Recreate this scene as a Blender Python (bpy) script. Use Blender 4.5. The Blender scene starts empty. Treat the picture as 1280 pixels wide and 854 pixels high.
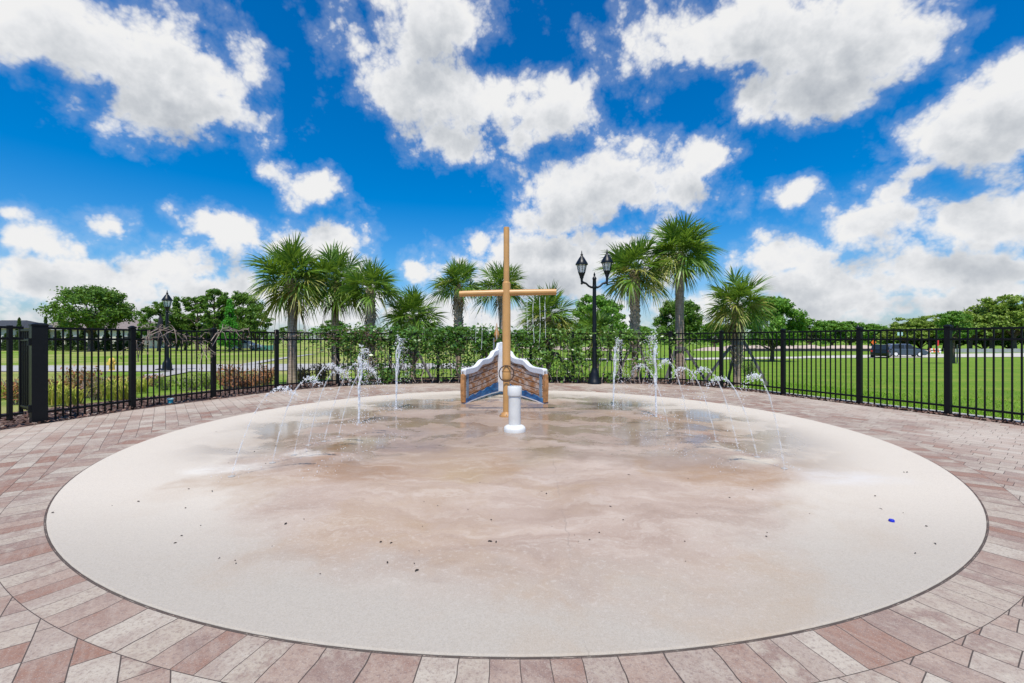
import bpy, math, random
import numpy as np
from mathutils import Vector, Matrix, Euler

random.seed(11)
rng = np.random.default_rng(11)
S = bpy.context.scene
COL = S.collection
PI = math.pi

# ------------------------------------------------------------------ measuring
F = 557.0          # focal length of the photograph in its own pixels
HY = 425.0         # horizon row
EYE = 1.25
PADC = (0.03, 6.40)
PADR = 4.645


def sm(a, b, x):
    t = min(1.0, max(0.0, (x - a) / (b - a)))
    return t * t * (3 - 2 * t)


def ground(x, y):
    d = math.hypot(x - PADC[0], y - PADC[1]) - 7.3
    z = -0.05 - 0.30 * sm(0.2, 9.0, d)
    z -= 0.78 * sm(-8, 22, x) * sm(14, 55, y)
    return z


def at(px, Y):
    return (px - 640.0) / F * Y


def zat(py, Y):
    return EYE + (HY - py) / F * Y


def on_ground(px, py):
    """where the line of sight through a row of the photograph meets the terrain"""
    lo, hi = 1.5, 400.0
    Y = lo
    while Y < hi:
        if zat(py, Y) <= ground(at(px, Y), Y):
            break
        Y += 0.05
    return at(px, Y), Y


# ------------------------------------------------------------------ scene tree
def tag(o, label=None, cat=None, group=None, kind=None):
    if label: o['label'] = label
    if cat: o['category'] = cat
    if group: o['group'] = group
    if kind: o['kind'] = kind
    return o


def empty(name, loc=(0, 0, 0), rz=0.0, label=None, cat=None, group=None):
    o = bpy.data.objects.new(name, None)
    o.empty_display_size = 0.2
    COL.objects.link(o)
    o.location = loc
    o.rotation_euler = (0, 0, rz)
    return tag(o, label, cat, group)


def copy_tree(o, parent=None):
    c = o.copy()
    COL.objects.link(c)
    if parent is not None:
        c.parent = parent
    for ch in list(o.children):
        copy_tree(ch, c)
    return c


class MB:
    def __init__(self):
        self.v, self.f, self.m, self.s = [], [], [], []

    def add(self, vs, fs, mat=0, smooth=False):
        b = len(self.v)
        self.v.extend([tuple(p) for p in vs])
        for f in fs:
            self.f.append(tuple(i + b for i in f))
            self.m.append(mat)
            self.s.append(smooth)
        return self

    def box(self, c, size, rot=None, mat=0, taper=1.0):
        x, y, z = [s / 2 for s in size]
        P = []
        for sz in (-1, 1):
            k = 1.0 if sz < 0 else taper
            for sx, sy in ((-1, -1), (1, -1), (1, 1), (-1, 1)):
                P.append(Vector((sx * x * k, sy * y * k, sz * z)))
        if rot is not None:
            P = [rot @ p for p in P]
        P = [p + Vector(c) for p in P]
        return self.add(P, [(3, 2, 1, 0), (4, 5, 6, 7), (0, 1, 5, 4), (1, 2, 6, 5), (2, 3, 7, 6), (3, 0, 4, 7)], mat)

    def bar(self, a, b, w, h=None, mat=0):
        a, b = Vector(a), Vector(b)
        d = b - a
        q = d.to_track_quat('Y', 'Z').to_matrix()
        return self.box((a + b) / 2, (w, d.length, h or w), q, mat)

    def tube(self, pts, radii, n=8, mat=0, caps=True, smooth=True):
        pts = [Vector(p) for p in pts]
        if not hasattr(radii, '__len__'):
            radii = [radii] * len(pts)
        vs, fs = [], []
        up = Vector((0, 0, 1))
        prev = None
        for i, p in enumerate(pts):
            d = (pts[min(i + 1, len(pts) - 1)] - pts[max(i - 1, 0)]).normalized()
            if prev is None:
                a = d.cross(up)
                if a.length < 1e-3:
                    a = d.cross(Vector((1, 0, 0)))
                a.normalize()
            else:
                a = (prev - d * prev.dot(d)).normalized()
            prev = a
            b = d.cross(a)
            for k in range(n):
                t = 2 * PI * k / n
                vs.append(p + (a * math.cos(t) + b * math.sin(t)) * radii[i])
        for i in range(len(pts) - 1):
            for k in range(n):
                k2 = (k + 1) % n
                fs.append((i * n + k, i * n + k2, (i + 1) * n + k2, (i + 1) * n + k))
        self.add(vs, fs, mat, smooth)
        if caps:
            b0 = len(self.v) - len(vs)
            self.f.append(tuple(b0 + k for k in range(n - 1, -1, -1))); self.m.append(mat); self.s.append(False)
            self.f.append(tuple(b0 + (len(pts) - 1) * n + k for k in range(n))); self.m.append(mat); self.s.append(False)
        return self

    def lathe(self, prof, c=(0, 0, 0), n=24, mat=0, smooth=True):
        c = Vector(c)
        vs, fs = [], []
        for r, z in prof:
            for k in range(n):
                t = 2 * PI * k / n
                vs.append(c + Vector((r * math.cos(t), r * math.sin(t), z)))
        for i in range(len(prof) - 1):
            for k in range(n):
                k2 = (k + 1) % n
                fs.append((i * n + k, i * n + k2, (i + 1) * n + k2, (i + 1) * n + k))
        self.add(vs, fs, mat, smooth)
        b0 = len(self.v) - len(vs)
        if prof[0][0] > 1e-4:
            self.f.append(tuple(b0 + k for k in range(n - 1, -1, -1))); self.m.append(mat); self.s.append(False)
        if prof[-1][0] > 1e-4:
            self.f.append(tuple(b0 + (len(prof) - 1) * n + k for k in range(n))); self.m.append(mat); self.s.append(False)
        return self

    def prism(self, poly, y0, y1, mat=0):
        """polygon in (x, z), extruded along y"""
        n = len(poly)
        vs = [(x, y0, z) for x, z in poly] + [(x, y1, z) for x, z in poly]
        fs = [tuple(range(n)), tuple(range(2 * n - 1, n - 1, -1))]
        for k in range(n):
            k2 = (k + 1) % n
            fs.append((k2, k, n + k, n + k2))
        return self.add(vs, fs, mat)

    def ball(self, c, r, seg=6, ring=4, mat=0):
        prof = []
        for i in range(ring + 1):
            t = PI * i / ring
            prof.append((max(1e-5, r * math.sin(t)), -r * math.cos(t)))
        return self.lathe(prof, c, seg, mat)

    def build(self, name, mats, parent=None, bevel=0.0, loc=None):
        me = bpy.data.meshes.new(name)
        me.from_pydata(self.v, [], self.f)
        if not isinstance(mats, (list, tuple)):
            mats = [mats]
        for m in mats:
            me.materials.append(m)
        me.polygons.foreach_set('material_index', self.m)
        me.polygons.foreach_set('use_smooth', self.s)
        me.update()
        if any(self.s):
            me.set_sharp_from_angle(angle=math.radians(38))
        o = bpy.data.objects.new(name, me)
        COL.objects.link(o)
        if parent is not None:
            o.parent = parent
        if loc is not None:
            o.location = loc
        if bevel > 0:
            b = o.modifiers.new('bevel', 'BEVEL')
            b.width = bevel
            b.segments = 2
            b.limit_method = 'ANGLE'
        return o


def quads_obj(name, Q, mats, parent=None, midx=None, loc=None):
    """Q: (N,4,3) array of separate quads"""
    Q = np.asarray(Q, dtype=np.float32)
    n = len(Q)
    me = bpy.data.meshes.new(name)
    me.vertices.add(n * 4)
    me.vertices.foreach_set('co', Q.reshape(-1))
    me.loops.add(n * 4)
    me.loops.foreach_set('vertex_index', np.arange(n * 4, dtype=np.int32))
    me.polygons.add(n)
    me.polygons.foreach_set('loop_start', np.arange(0, n * 4, 4, dtype=np.int32))
    if not isinstance(mats, (list, tuple)):
        mats = [mats]
    for m in mats:
        me.materials.append(m)
    if midx is not None:
        me.polygons.foreach_set('material_index', np.asarray(midx, dtype=np.int32))
    me.update(calc_edges=True)
    me.validate()
    o = bpy.data.objects.new(name, me)
    COL.objects.link(o)
    if parent is not None:
        o.parent = parent
    if loc is not None:
        o.location = loc
    return o


# ------------------------------------------------------------------ materials
class NT:
    def __init__(self, tree):
        self.t = tree
        self.n = tree.nodes
        self.l = tree.links

    def node(self, kind, **kw):
        nd = self.n.new(kind)
        for k, v in kw.items():
            if k in ('ins',):
                continue
            setattr(nd, k, v)
        for k, v in kw.get('ins', {}).items():
            self.put(nd.inputs[k], v)
        return nd

    def put(self, sock, v):
        if isinstance(v, bpy.types.NodeSocket):
            self.l.new(v, sock)
        else:
            try:
                sock.default_value = v
            except Exception:
                sock.default_value = tuple(v) + (1.0,)

    def math(self, op, a, b=0.0, c=0.0, clamp=False):
        nd = self.node('ShaderNodeMath', operation=op, use_clamp=clamp)
        self.put(nd.inputs[0], a); self.put(nd.inputs[1], b); self.put(nd.inputs[2], c)
        return nd.outputs[0]

    def vmath(self, op, a, b=(0, 0, 0), scale=None):
        nd = self.node('ShaderNodeVectorMath', operation=op)
        self.put(nd.inputs[0], a); self.put(nd.inputs[1], b)
        if scale is not None:
            self.put(nd.inputs['Scale'], scale)
        return nd.outputs['Value'] if op in ('LENGTH', 'DOT_PRODUCT', 'DISTANCE') else nd.outputs['Vector']

    def noise(self, vec, scale, detail=4, rough=0.5, dist=0.0, col=False):
        nd = self.node('ShaderNodeTexNoise')
        self.put(nd.inputs['Vector'], vec)
        nd.inputs['Scale'].default_value = scale
        nd.inputs['Detail'].default_value = detail
        nd.inputs['Roughness'].default_value = rough
        nd.inputs['Distortion'].default_value = dist
        return nd.outputs['Color' if col else 'Fac']

    def ramp(self, fac, stops, interp='LINEAR'):
        nd = self.node('ShaderNodeValToRGB')
        cr = nd.color_ramp
        cr.interpolation = interp
        while len(cr.elements) < len(stops):
            cr.elements.new(0.5)
        for e, (p, c) in zip(cr.elements, stops):
            e.position = p
            e.color = (c, c, c, 1) if not hasattr(c, '__len__') else tuple(c[:3]) + (1,)
        self.put(nd.inputs[0], fac)
        return nd.outputs[0]

    def mix(self, fac, a, b, mode='MIX'):
        nd = self.node('ShaderNodeMix', data_type='RGBA', blend_type=mode)
        self.put(nd.inputs[0], fac)
        for s, v in ((nd.inputs[6], a), (nd.inputs[7], b)):
            if not isinstance(v, bpy.types.NodeSocket) and len(v) == 3:
                v = tuple(v) + (1,)
            self.put(s, v)
        return nd.outputs[2]

    def step(self, x, a, b, lo=0.0, hi=1.0):
        nd = self.node('ShaderNodeMapRange', interpolation_type='SMOOTHSTEP')
        for i, v in enumerate((x, a, b, lo, hi)):
            self.put(nd.inputs[i], v)
        return nd.outputs[0]

    def sep(self, v):
        nd = self.node('ShaderNodeSeparateXYZ')
        self.put(nd.inputs[0], v)
        return nd.outputs

    def comb(self, x, y, z=0.0):
        nd = self.node('ShaderNodeCombineXYZ')
        for i, v in enumerate((x, y, z)):
            self.put(nd.inputs[i], v)
        return nd.outputs[0]

    def bump(self, h, strength=0.3, dist=0.01):
        nd = self.node('ShaderNodeBump')
        nd.inputs['Strength'].default_value = strength
        nd.inputs['Distance'].default_value = dist
        self.put(nd.inputs['Height'], h)
        return nd.outputs[0]

    def objco(self):
        return self.node('ShaderNodeTexCoord').outputs['Object']


def mat(name):
    m = bpy.data.materials.new(name)
    m.use_nodes = True
    nt = NT(m.node_tree)
    b = m.node_tree.nodes['Principled BSDF']
    return m, nt, b


def plain(name, col, rough=0.6, metal=0.0, var=0.12, scale=9.0, spec=0.5, bump=0.0, bscale=60.0):
    m, nt, b = mat(name)
    co = nt.objco()
    n = nt.noise(co, scale, 5, 0.6)
    lo = tuple(c * (1 - var) for c in col)
    hi = tuple(min(1, c * (1 + var)) for c in col)
    nt.put(b.inputs['Base Color'], nt.ramp(n, [(0.3, lo), (0.7, hi)]))
    nt.put(b.inputs['Roughness'], nt.math('MULTIPLY_ADD', n, 0.2, rough - 0.1))
    b.inputs['Metallic'].default_value = metal
    b.inputs['Specular IOR Level'].default_value = spec
    if bump:
        nt.put(b.inputs['Normal'], nt.bump(nt.noise(co, bscale, 4), bump))
    return m


def leafmat(name, cols, rough=0.5, trans=0.35, spec=0.35):
    """cols: list of leaf colours, one drawn per leaf"""
    m, nt, b = mat(name)
    geo = nt.node('ShaderNodeNewGeometry')
    r = geo.outputs['Random Per Island']
    c = nt.ramp(r, [(i / max(1, len(cols) - 1), k) for i, k in enumerate(cols)])
    nt.put(b.inputs['Base Color'], c)
    b.inputs['Roughness'].default_value = rough
    b.inputs['Specular IOR Level'].default_value = spec
    tr = nt.node('ShaderNodeBsdfTranslucent')
    tc = nt.mix(0.55, c, (0.30, 0.45, 0.04), 'MIX')
    nt.put(tr.inputs['Color'], tc)
    mx = nt.node('ShaderNodeMixShader')
    mx.inputs[0].default_value = trans
    nt.l.new(b.outputs[0], mx.inputs[1])
    nt.l.new(tr.outputs[0], mx.inputs[2])
    nt.l.new(mx.outputs[0], nt.n['Material Output'].inputs['Surface'])
    return m


M = {}
M['black_metal'] = plain('black_metal', (0.0045, 0.005, 0.0065), 0.45, 0.0, 0.2, 14, spec=0.22)
M['lamp_metal'] = plain('lamp_metal', (0.006, 0.008, 0.012), 0.38, 0.0, 0.25, 14, spec=0.3)
M['tan_paint'] = plain('tan_paint', (0.53, 0.285, 0.10), 0.40, 0.0, 0.10, 5)
M['tan_dark'] = plain('tan_dark', (0.42, 0.215, 0.07), 0.42, 0.0, 0.12, 5)
M['white_pvc'] = plain('white_pvc', (0.68, 0.68, 0.665), 0.42, 0.0, 0.09, 7)
M['white_trim'] = plain('white_trim', (0.66, 0.67, 0.70), 0.6, 0.0, 0.10, 9, bump=0.3, bscale=22)
M['steel'] = plain('steel', (0.35, 0.35, 0.36), 0.35, 0.8, 0.2, 20)
M['rust_ring'] = plain('rust_ring', (0.05, 0.025, 0.018), 0.5, 0.3, 0.3, 30)
M['rubber'] = plain('rubber', (0.015, 0.015, 0.016), 0.8)
M['glass_dark'] = plain('glass_dark', (0.02, 0.025, 0.03), 0.08, 0.0, 0.1)
M['car_black'] = plain('car_black', (0.010, 0.011, 0.015), 0.22, 0.0, 0.1)
M['car_blue'] = plain('car_blue', (0.10, 0.125, 0.18), 0.22, 0.4, 0.1)
M['car_white'] = plain('car_white', (0.75, 0.76, 0.78), 0.25, 0.0, 0.05)
M['lamp_lens'] = plain('lamp_lens', (0.75, 0.75, 0.72), 0.15)
M['tail_red'] = plain('tail_red', (0.45, 0.02, 0.02), 0.2)
M['hydrant_yellow'] = plain('hydrant_yellow', (0.72, 0.50, 0.10), 0.45, 0.0, 0.10)
M['wood_grey'] = plain('wood_grey', (0.17, 0.16, 0.15), 0.8, 0.0, 0.3, 18)
M['bark'] = plain('bark', (0.10, 0.075, 0.055), 0.9, 0.0, 0.45, 9, bump=0.8, bscale=14)
M['bark_pale'] = plain('bark_pale', (0.22, 0.19, 0.165), 0.9, 0.0, 0.35, 7, bump=0.6, bscale=16)
M['twig'] = plain('twig', (0.33, 0.26, 0.22), 0.9, 0.0, 0.35, 14)
M['stucco'] = plain('stucco', (0.62, 0.58, 0.50), 0.85, 0.0, 0.06, 3)
M['stucco_grey'] = plain('stucco_grey', (0.42, 0.42, 0.42), 0.85, 0.0, 0.06, 3)
M['shingle'] = plain('shingle', (0.20, 0.16, 0.145), 0.9, 0.0, 0.3, 6)
M['shingle_dark'] = plain('shingle_dark', (0.035, 0.038, 0.045), 0.8, 0.0, 0.3, 6)
M['white_paint'] = plain('white_paint', (0.78, 0.78, 0.77), 0.55, 0.0, 0.05)
M['concrete'] = plain('concrete', (0.37, 0.35, 0.325), 0.85, 0.0, 0.14, 1.3, bump=0.2)
M['road'] = plain('road', (0.50, 0.46, 0.40), 0.85, 0.0, 0.12, 0.6, bump=0.2)
M['dirt'] = plain('dirt', (0.46, 0.36, 0.29), 0.95, 0.0, 0.2, 0.5, bump=0.5, bscale=3)
M['silt_black'] = plain('silt_black', (0.03, 0.03, 0.035), 0.7)
M['orange_sign'] = plain('orange_sign', (0.80, 0.16, 0.015), 0.5, 0.0, 0.05)
M['red_sign'] = plain('red_sign', (0.62, 0.03, 0.03), 0.5, 0.0, 0.08)
M['teal_sign'] = plain('teal_sign', (0.45, 0.66, 0.66), 0.4, 0.0, 0.05)
M['teal'] = plain('teal', (0.03, 0.33, 0.38), 0.4, 0.0, 0.1)
M['teal_mesh'] = plain('teal_mesh', (0.10, 0.33, 0.26), 0.7, 0.0, 0.15, 3)
M['barrier'] = plain('barrier', (0.34, 0.35, 0.36), 0.7, 0.0, 0.15, 2)
M['flag_dark'] = plain('flag_dark', (0.012, 0.013, 0.02), 0.9, 0.0, 0.2, 4)
M['blue_plastic'] = plain('blue_plastic', (0.01, 0.02, 0.45), 0.35)
M['debris'] = plain('debris', (0.035, 0.022, 0.015), 0.9, 0.0, 0.4, 40)
M['ship_blue'] = None

M['palm_leaf'] = leafmat('palm_leaf', [(0.0652, 0.1459, 0.0183), (0.1088, 0.2238, 0.0261), (0.1631, 0.2918, 0.0314), (0.087, 0.1849, 0.0287), (0.261, 0.3697, 0.0457)], 0.38, 0.30, 0.5)
M['palm_yellow'] = leafmat('palm_yellow', [(0.1944, 0.2639, 0.0446), (0.324, 0.3415, 0.0743), (0.4212, 0.3726, 0.104), (0.162, 0.2484, 0.0446)], 0.5, 0.3, 0.4)
M['palm_dead'] = leafmat('palm_dead', [(0.16, 0.10, 0.05), (0.24, 0.16, 0.08), (0.10, 0.06, 0.035)], 0.8, 0.2, 0.1)
M['vine_leaf'] = leafmat('vine_leaf', [(0.0413, 0.1171, 0.0177), (0.0758, 0.1928, 0.0278), (0.1171, 0.2616, 0.0442), (0.0551, 0.1377, 0.0252), (0.179, 0.3305, 0.0757)], 0.30, 0.28, 0.6)
M['vine_lime'] = leafmat('vine_lime', [(0.0776, 0.1811, 0.0273), (0.1293, 0.2717, 0.0434), (0.194, 0.3493, 0.0743), (0.1035, 0.22, 0.0372)], 0.35, 0.32, 0.5)
M['dry_leaf'] = leafmat('dry_leaf', [(0.24, 0.156, 0.132), (0.36, 0.24, 0.204), (0.144, 0.096, 0.072), (0.12, 0.156, 0.036)], 0.8, 0.15, 0.1)
M['brown_shrub'] = leafmat('brown_shrub', [(0.324, 0.1377, 0.0588), (0.486, 0.2106, 0.1008), (0.2268, 0.0972, 0.0504), (0.5508, 0.3078, 0.1512)], 0.85, 0.15, 0.1)
M['blade'] = leafmat('blade', [(0.4493, 0.4968, 0.0702), (0.6178, 0.6048, 0.117), (0.337, 0.4104, 0.0585), (0.8, 0.6048, 0.1872)], 0.6, 0.3, 0.2)
M['oak_leaf'] = leafmat('oak_leaf', [(0.0498, 0.114, 0.0168), (0.0871, 0.1792, 0.0218), (0.1399, 0.2578, 0.0302), (0.0684, 0.1493, 0.0202)], 0.5, 0.22, 0.3)
M['mid_leaf'] = leafmat('mid_leaf', [(0.0704, 0.1817, 0.0203), (0.1175, 0.2673, 0.029), (0.1879, 0.3636, 0.0406), (0.0846, 0.2031, 0.0261)], 0.5, 0.28, 0.3)
M['bright_leaf'] = leafmat('bright_leaf', [(0.0504, 0.2407, 0.0216), (0.072, 0.3115, 0.0264), (0.1008, 0.3682, 0.036)], 0.5, 0.32, 0.3)
M['pine_leaf'] = leafmat('pine_leaf', [(0.0583, 0.1273, 0.0205), (0.0934, 0.1908, 0.0252), (0.1459, 0.2545, 0.0315)], 0.6, 0.18, 0.2)
M['olive_leaf'] = leafmat('olive_leaf', [(0.1357, 0.2194, 0.029), (0.2262, 0.3349, 0.0435), (0.3167, 0.4158, 0.0725), (0.1132, 0.1731, 0.0261)], 0.55, 0.25, 0.3)
M['cypress_leaf'] = leafmat('cypress_leaf', [(0.0218, 0.0552, 0.0117), (0.039, 0.0844, 0.0156), (0.078, 0.115, 0.026)], 0.6, 0.15, 0.2)


def build_special_materials():
    # --- water thrown up by the jets: bright, partly see-through
    m, nt, b = mat('jet_water')
    b.inputs['Base Color'].default_value = (0.93, 0.96, 1.0, 1)
    b.inputs['Roughness'].default_value = 0.12
    b.inputs['IOR'].default_value = 1.33
    b.inputs['Transmission Weight'].default_value = 0.2
    tr = nt.node('ShaderNodeBsdfTransparent')
    mx = nt.node('ShaderNodeMixShader')
    n = nt.noise(nt.objco(), 26, 3)
    nt.put(mx.inputs[0], nt.step(n, 0.35, 0.62, 0.15, 0.8))
    nt.l.new(tr.outputs[0], mx.inputs[1]); nt.l.new(b.outputs[0], mx.inputs[2])
    nt.l.new(mx.outputs[0], nt.n['Material Output'].inputs['Surface'])
    M['water'] = m
    m, nt, b = mat('thin_water')
    b.inputs['Base Color'].default_value = (0.93, 0.96, 1.0, 1)
    b.inputs['Roughness'].default_value = 0.1
    b.inputs['IOR'].default_value = 1.33
    b.inputs['Transmission Weight'].default_value = 0.25
    tr = nt.node('ShaderNodeBsdfTransparent')
    mx = nt.node('ShaderNodeMixShader')
    n = nt.noise(nt.objco(), 9, 4, 0.7)
    nt.put(mx.inputs[0], nt.step(n, 0.40, 0.64, 0.06, 0.58))
    nt.l.new(tr.outputs[0], mx.inputs[1]); nt.l.new(b.outputs[0], mx.inputs[2])
    nt.l.new(mx.outputs[0], nt.n['Material Output'].inputs['Surface'])
    M['thin_water'] = m
    m, nt, b = mat('drop_water')
    b.inputs['Base Color'].default_value = (0.97, 0.98, 1.0, 1)
    b.inputs['Roughness'].default_value = 0.10
    b.inputs['IOR'].default_value = 1.33
    b.inputs['Transmission Weight'].default_value = 0.12
    tl = nt.node('ShaderNodeBsdfTranslucent')
    tl.inputs['Color'].default_value = (0.97, 0.98, 1.0, 1)
    tr = nt.node('ShaderNodeBsdfTransparent')
    m1 = nt.node('ShaderNodeMixShader'); m1.inputs[0].default_value = 0.35
    nt.l.new(b.outputs[0], m1.inputs[1]); nt.l.new(tl.outputs[0], m1.inputs[2])
    m2 = nt.node('ShaderNodeMixShader'); m2.inputs[0].default_value = 0.42
    nt.l.new(m1.outputs[0], m2.inputs[1]); nt.l.new(tr.outputs[0], m2.inputs[2])
    nt.l.new(m2.outputs[0], nt.n['Material Output'].inputs['Surface'])
    M['drops'] = m
    m, nt, b = mat('lantern_glass')
    b.inputs['Base Color'].default_value = (0.9, 0.92, 0.93, 1)
    b.inputs['Roughness'].default_value = 0.25
    tr = nt.node('ShaderNodeBsdfTransparent')
    mx = nt.node('ShaderNodeMixShader')
    mx.inputs[0].default_value = 0.55
    nt.l.new(tr.outputs[0], mx.inputs[1]); nt.l.new(b.outputs[0], mx.inputs[2])
    nt.l.new(mx.outputs[0], nt.n['Material Output'].inputs['Surface'])
    M['lantern_glass'] = m

    # --- palm trunk: rough rings
    m, nt, b = mat('palm_trunk')
    co = nt.objco()
    x, y, z = nt.sep(co)
    w = nt.noise(nt.comb(nt.math('MULTIPLY', x, 5.0), nt.math('MULTIPLY', y, 5.0), nt.math('MULTIPLY', z, 26.0)), 1.0, 4, 0.6)
    g = nt.noise(nt.comb(nt.math('MULTIPLY', x, 40.0), nt.math('MULTIPLY', y, 40.0), nt.math('MULTIPLY', z, 5.0)), 1.0, 3, 0.6)
    f = nt.math('MULTIPLY_ADD', g, 0.45, nt.math('MULTIPLY', w, 0.55))
    nt.put(b.inputs['Base Color'], nt.ramp(f, [(0.30, (0.17, 0.115, 0.08)), (0.5, (0.38, 0.285, 0.22)), (0.68, (0.56, 0.45, 0.36))]))
    b.inputs['Roughness'].default_value = 0.95
    nt.put(b.inputs['Normal'], nt.bump(f, 1.0, 0.03))
    M['palm_trunk'] = m
    M['boot'] = plain('boot', (0.48, 0.375, 0.28), 0.9, 0.0, 0.5, 12, bump=0.6, bscale=30)

    # --- ship planks, worn brown paint over white
    m, nt, b = mat('ship_plank')
    co = nt.objco()
    x, y, z = nt.sep(co)
    v = nt.math('SUBTRACT', z, nt.math('ADD', nt.math('MULTIPLY', x, -0.17), nt.math('MULTIPLY', nt.math('MULTIPLY', x, x), 0.03)))
    row = nt.math('DIVIDE', v, 0.115)
    fr = nt.math('FRACT', row)
    rid = nt.math('FLOOR', row)
    gap = nt.math('LESS_THAN', nt.math('ABSOLUTE', nt.math('SUBTRACT', fr, 0.5)), 0.435)
    grain = nt.noise(nt.comb(nt.math('MULTIPLY', x, 3.0), rid, nt.math('MULTIPLY', v, 40.0)), 1.5, 5, 0.65)
    wear = nt.noise(nt.comb(nt.math('MULTIPLY', x, 5.0), nt.math('MULTIPLY', y, 3.7), nt.math('MULTIPLY', v, 12.0)), 1.0, 8, 0.74)
    c = nt.ramp(grain, [(0.3, (0.20, 0.075, 0.022)), (0.55, (0.40, 0.175, 0.06)), (0.75, (0.50, 0.27, 0.12))])
    c = nt.mix(nt.step(wear, 0.43, 0.60, 0.0, 0.92), c, (0.60, 0.50, 0.43))
    c = nt.mix(gap, (0.035, 0.015, 0.010), c)
    nt.put(b.inputs['Base Color'], c)
    b.inputs['Roughness'].default_value = 0.6
    nt.put(b.inputs['Normal'], nt.bump(gap, 0.6, 0.012))
    M['ship_plank'] = m
    m, nt, b = mat('ship_wave')
    co = nt.objco()
    n = nt.noise(nt.vmath('MULTIPLY', co, (5, 5, 16)), 1.0, 4, 0.6)
    nt.put(b.inputs['Base Color'], nt.ramp(n, [(0.35, (0.006, 0.05, 0.17)), (0.55, (0.010, 0.13, 0.36)), (0.78, (0.06, 0.28, 0.52))]))
    b.inputs['Roughness'].default_value = 0.4
    M['ship_wave'] = m
    M['ship_edge'] = plain('ship_edge', (0.40, 0.19, 0.07), 0.6, 0.0, 0.35, 14)
    M['ship_stile'] = plain('ship_stile', (0.20, 0.26, 0.33), 0.6, 0.0, 0.35, 14)

    # --- lawn
    m, nt, b = mat('lawn')
    co = nt.objco()
    big = nt.noise(co, 0.10, 4, 0.55)
    mid = nt.noise(co, 0.9, 5, 0.6)
    fine = nt.noise(co, 9.0, 6, 0.7)
    x, y, z = nt.sep(co)
    c = nt.ramp(fine, [(0.25, (0.085, 0.165, 0.012)), (0.5, (0.14, 0.245, 0.020)), (0.75, (0.22, 0.32, 0.035))])
    c = nt.mix(nt.math('MULTIPLY', nt.step(mid, 0.45, 0.72), 0.45), c, (0.28, 0.33, 0.05))
    dry = nt.math('MULTIPLY', nt.step(big, 0.40, 0.58), nt.step(x, 2.0, -9.0))
    c = nt.mix(nt.math('MULTIPLY', dry, 0.75), c, (0.40, 0.36, 0.14))
    pat = nt.noise(nt.vmath('MULTIPLY', co, (0.5, 1.0, 1)), 0.42, 6, 0.65)
    c = nt.mix(nt.math('MULTIPLY', nt.step(pat, 0.50, 0.68), 0.55), c, (0.31, 0.32, 0.06))
    c = nt.mix(nt.math('MULTIPLY', nt.step(pat, 0.42, 0.30), 0.40), c, (0.07, 0.16, 0.012))
    # mowing bands across the big lawn
    band = nt.math('SINE', nt.math('ADD', nt.math('MULTIPLY', y, 1.9), nt.math('MULTIPLY', mid, 2.0)))
    c = nt.mix(nt.math('MULTIPLY', nt.step(band, -0.2, 0.6), 0.30), c, (0.09, 0.20, 0.014))
    nt.put(b.inputs['Base Color'], c)
    b.inputs['Roughness'].default_value = 0.9
    b.inputs['Specular IOR Level'].default_value = 0.15
    nt.put(b.inputs['Normal'], nt.bump(nt.noise(co, 26.0, 5, 0.7), 0.8, 0.06))
    M['lawn'] = m

    # --- bark mulch
    m, nt, b = mat('mulch')
    co = nt.objco()
    n = nt.noise(co, 22.0, 5, 0.7)
    vo = nt.node('ShaderNodeTexVoronoi', ins={'Vector': co, 'Scale': 26.0})
    nt.put(b.inputs['Base Color'], nt.mix(0.5, nt.ramp(n, [(0.3, (0.035, 0.020, 0.016)), (0.7, (0.16, 0.085, 0.065))]),
                                         nt.ramp(nt.sep(vo.outputs['Color'])[0], [(0, (0.04, 0.022, 0.018)), (0.8, (0.13, 0.07, 0.055)), (1, (0.30, 0.22, 0.18))])))
    b.inputs['Roughness'].default_value = 0.95
    nt.put(b.inputs['Normal'], nt.bump(n, 1.0, 0.05))
    M['mulch'] = m
    M['chip'] = leafmat('chip', [(0.05, 0.028, 0.022), (0.13, 0.07, 0.055), (0.24, 0.16, 0.13), (0.08, 0.045, 0.035), (0.34, 0.28, 0.24)], 0.95, 0.0, 0.1)

    # --- clay pavers: a soldier ring round the pad, bonded pavers beyond it
    m, nt, b = mat('pavers')
    co = nt.objco()                       # object origin = pad centre
    x, y, z = nt.sep(co)
    r = nt.math('SQRT', nt.math('ADD', nt.math('MULTIPLY', x, x), nt.math('MULTIPLY', y, y)))
    ang = nt.math('ARCTAN2', x, nt.math('MULTIPLY', y, -1.0))
    u = nt.math('MULTIPLY', ang, 4.77)
    u = nt.math('ADD', u, nt.math('MULTIPLY', nt.math('SINE', nt.math('MULTIPLY', u, 5.3)), 0.06))
    u = nt.math('ADD', u, nt.math('MULTIPLY_ADD', nt.noise(co, 2.6, 3), 0.06, -0.03))

    def brick(vec, bw, rh, off, mort, sq=1.0, sqf=2, offf=2):
        nd = nt.node('ShaderNodeTexBrick', offset=off, offset_frequency=offf, squash=sq, squash_frequency=sqf)
        nt.put(nd.inputs['Vector'], vec)
        nt.put(nd.inputs['Color1'], (0, 0, 0, 1)); nt.put(nd.inputs['Color2'], (1, 1, 1, 1)); nt.put(nd.inputs['Mortar'], (0.5, 0.5, 0.5, 1))
        nd.inputs['Scale'].default_value = 1.0
        nd.inputs['Mortar Size'].default_value = mort
        nd.inputs['Mortar Smooth'].default_value = 0.35
        nd.inputs['Brick Width'].default_value = bw
        nd.inputs['Row Height'].default_value = rh
        return nd.outputs['Color'], nd.outputs['Fac']
    c1, f1 = brick(nt.comb(u, nt.math('ADD', nt.math('SUBTRACT', r, 4.655), 2.4)), 0.150, 0.24, 0.0, 0.0026)
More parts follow.
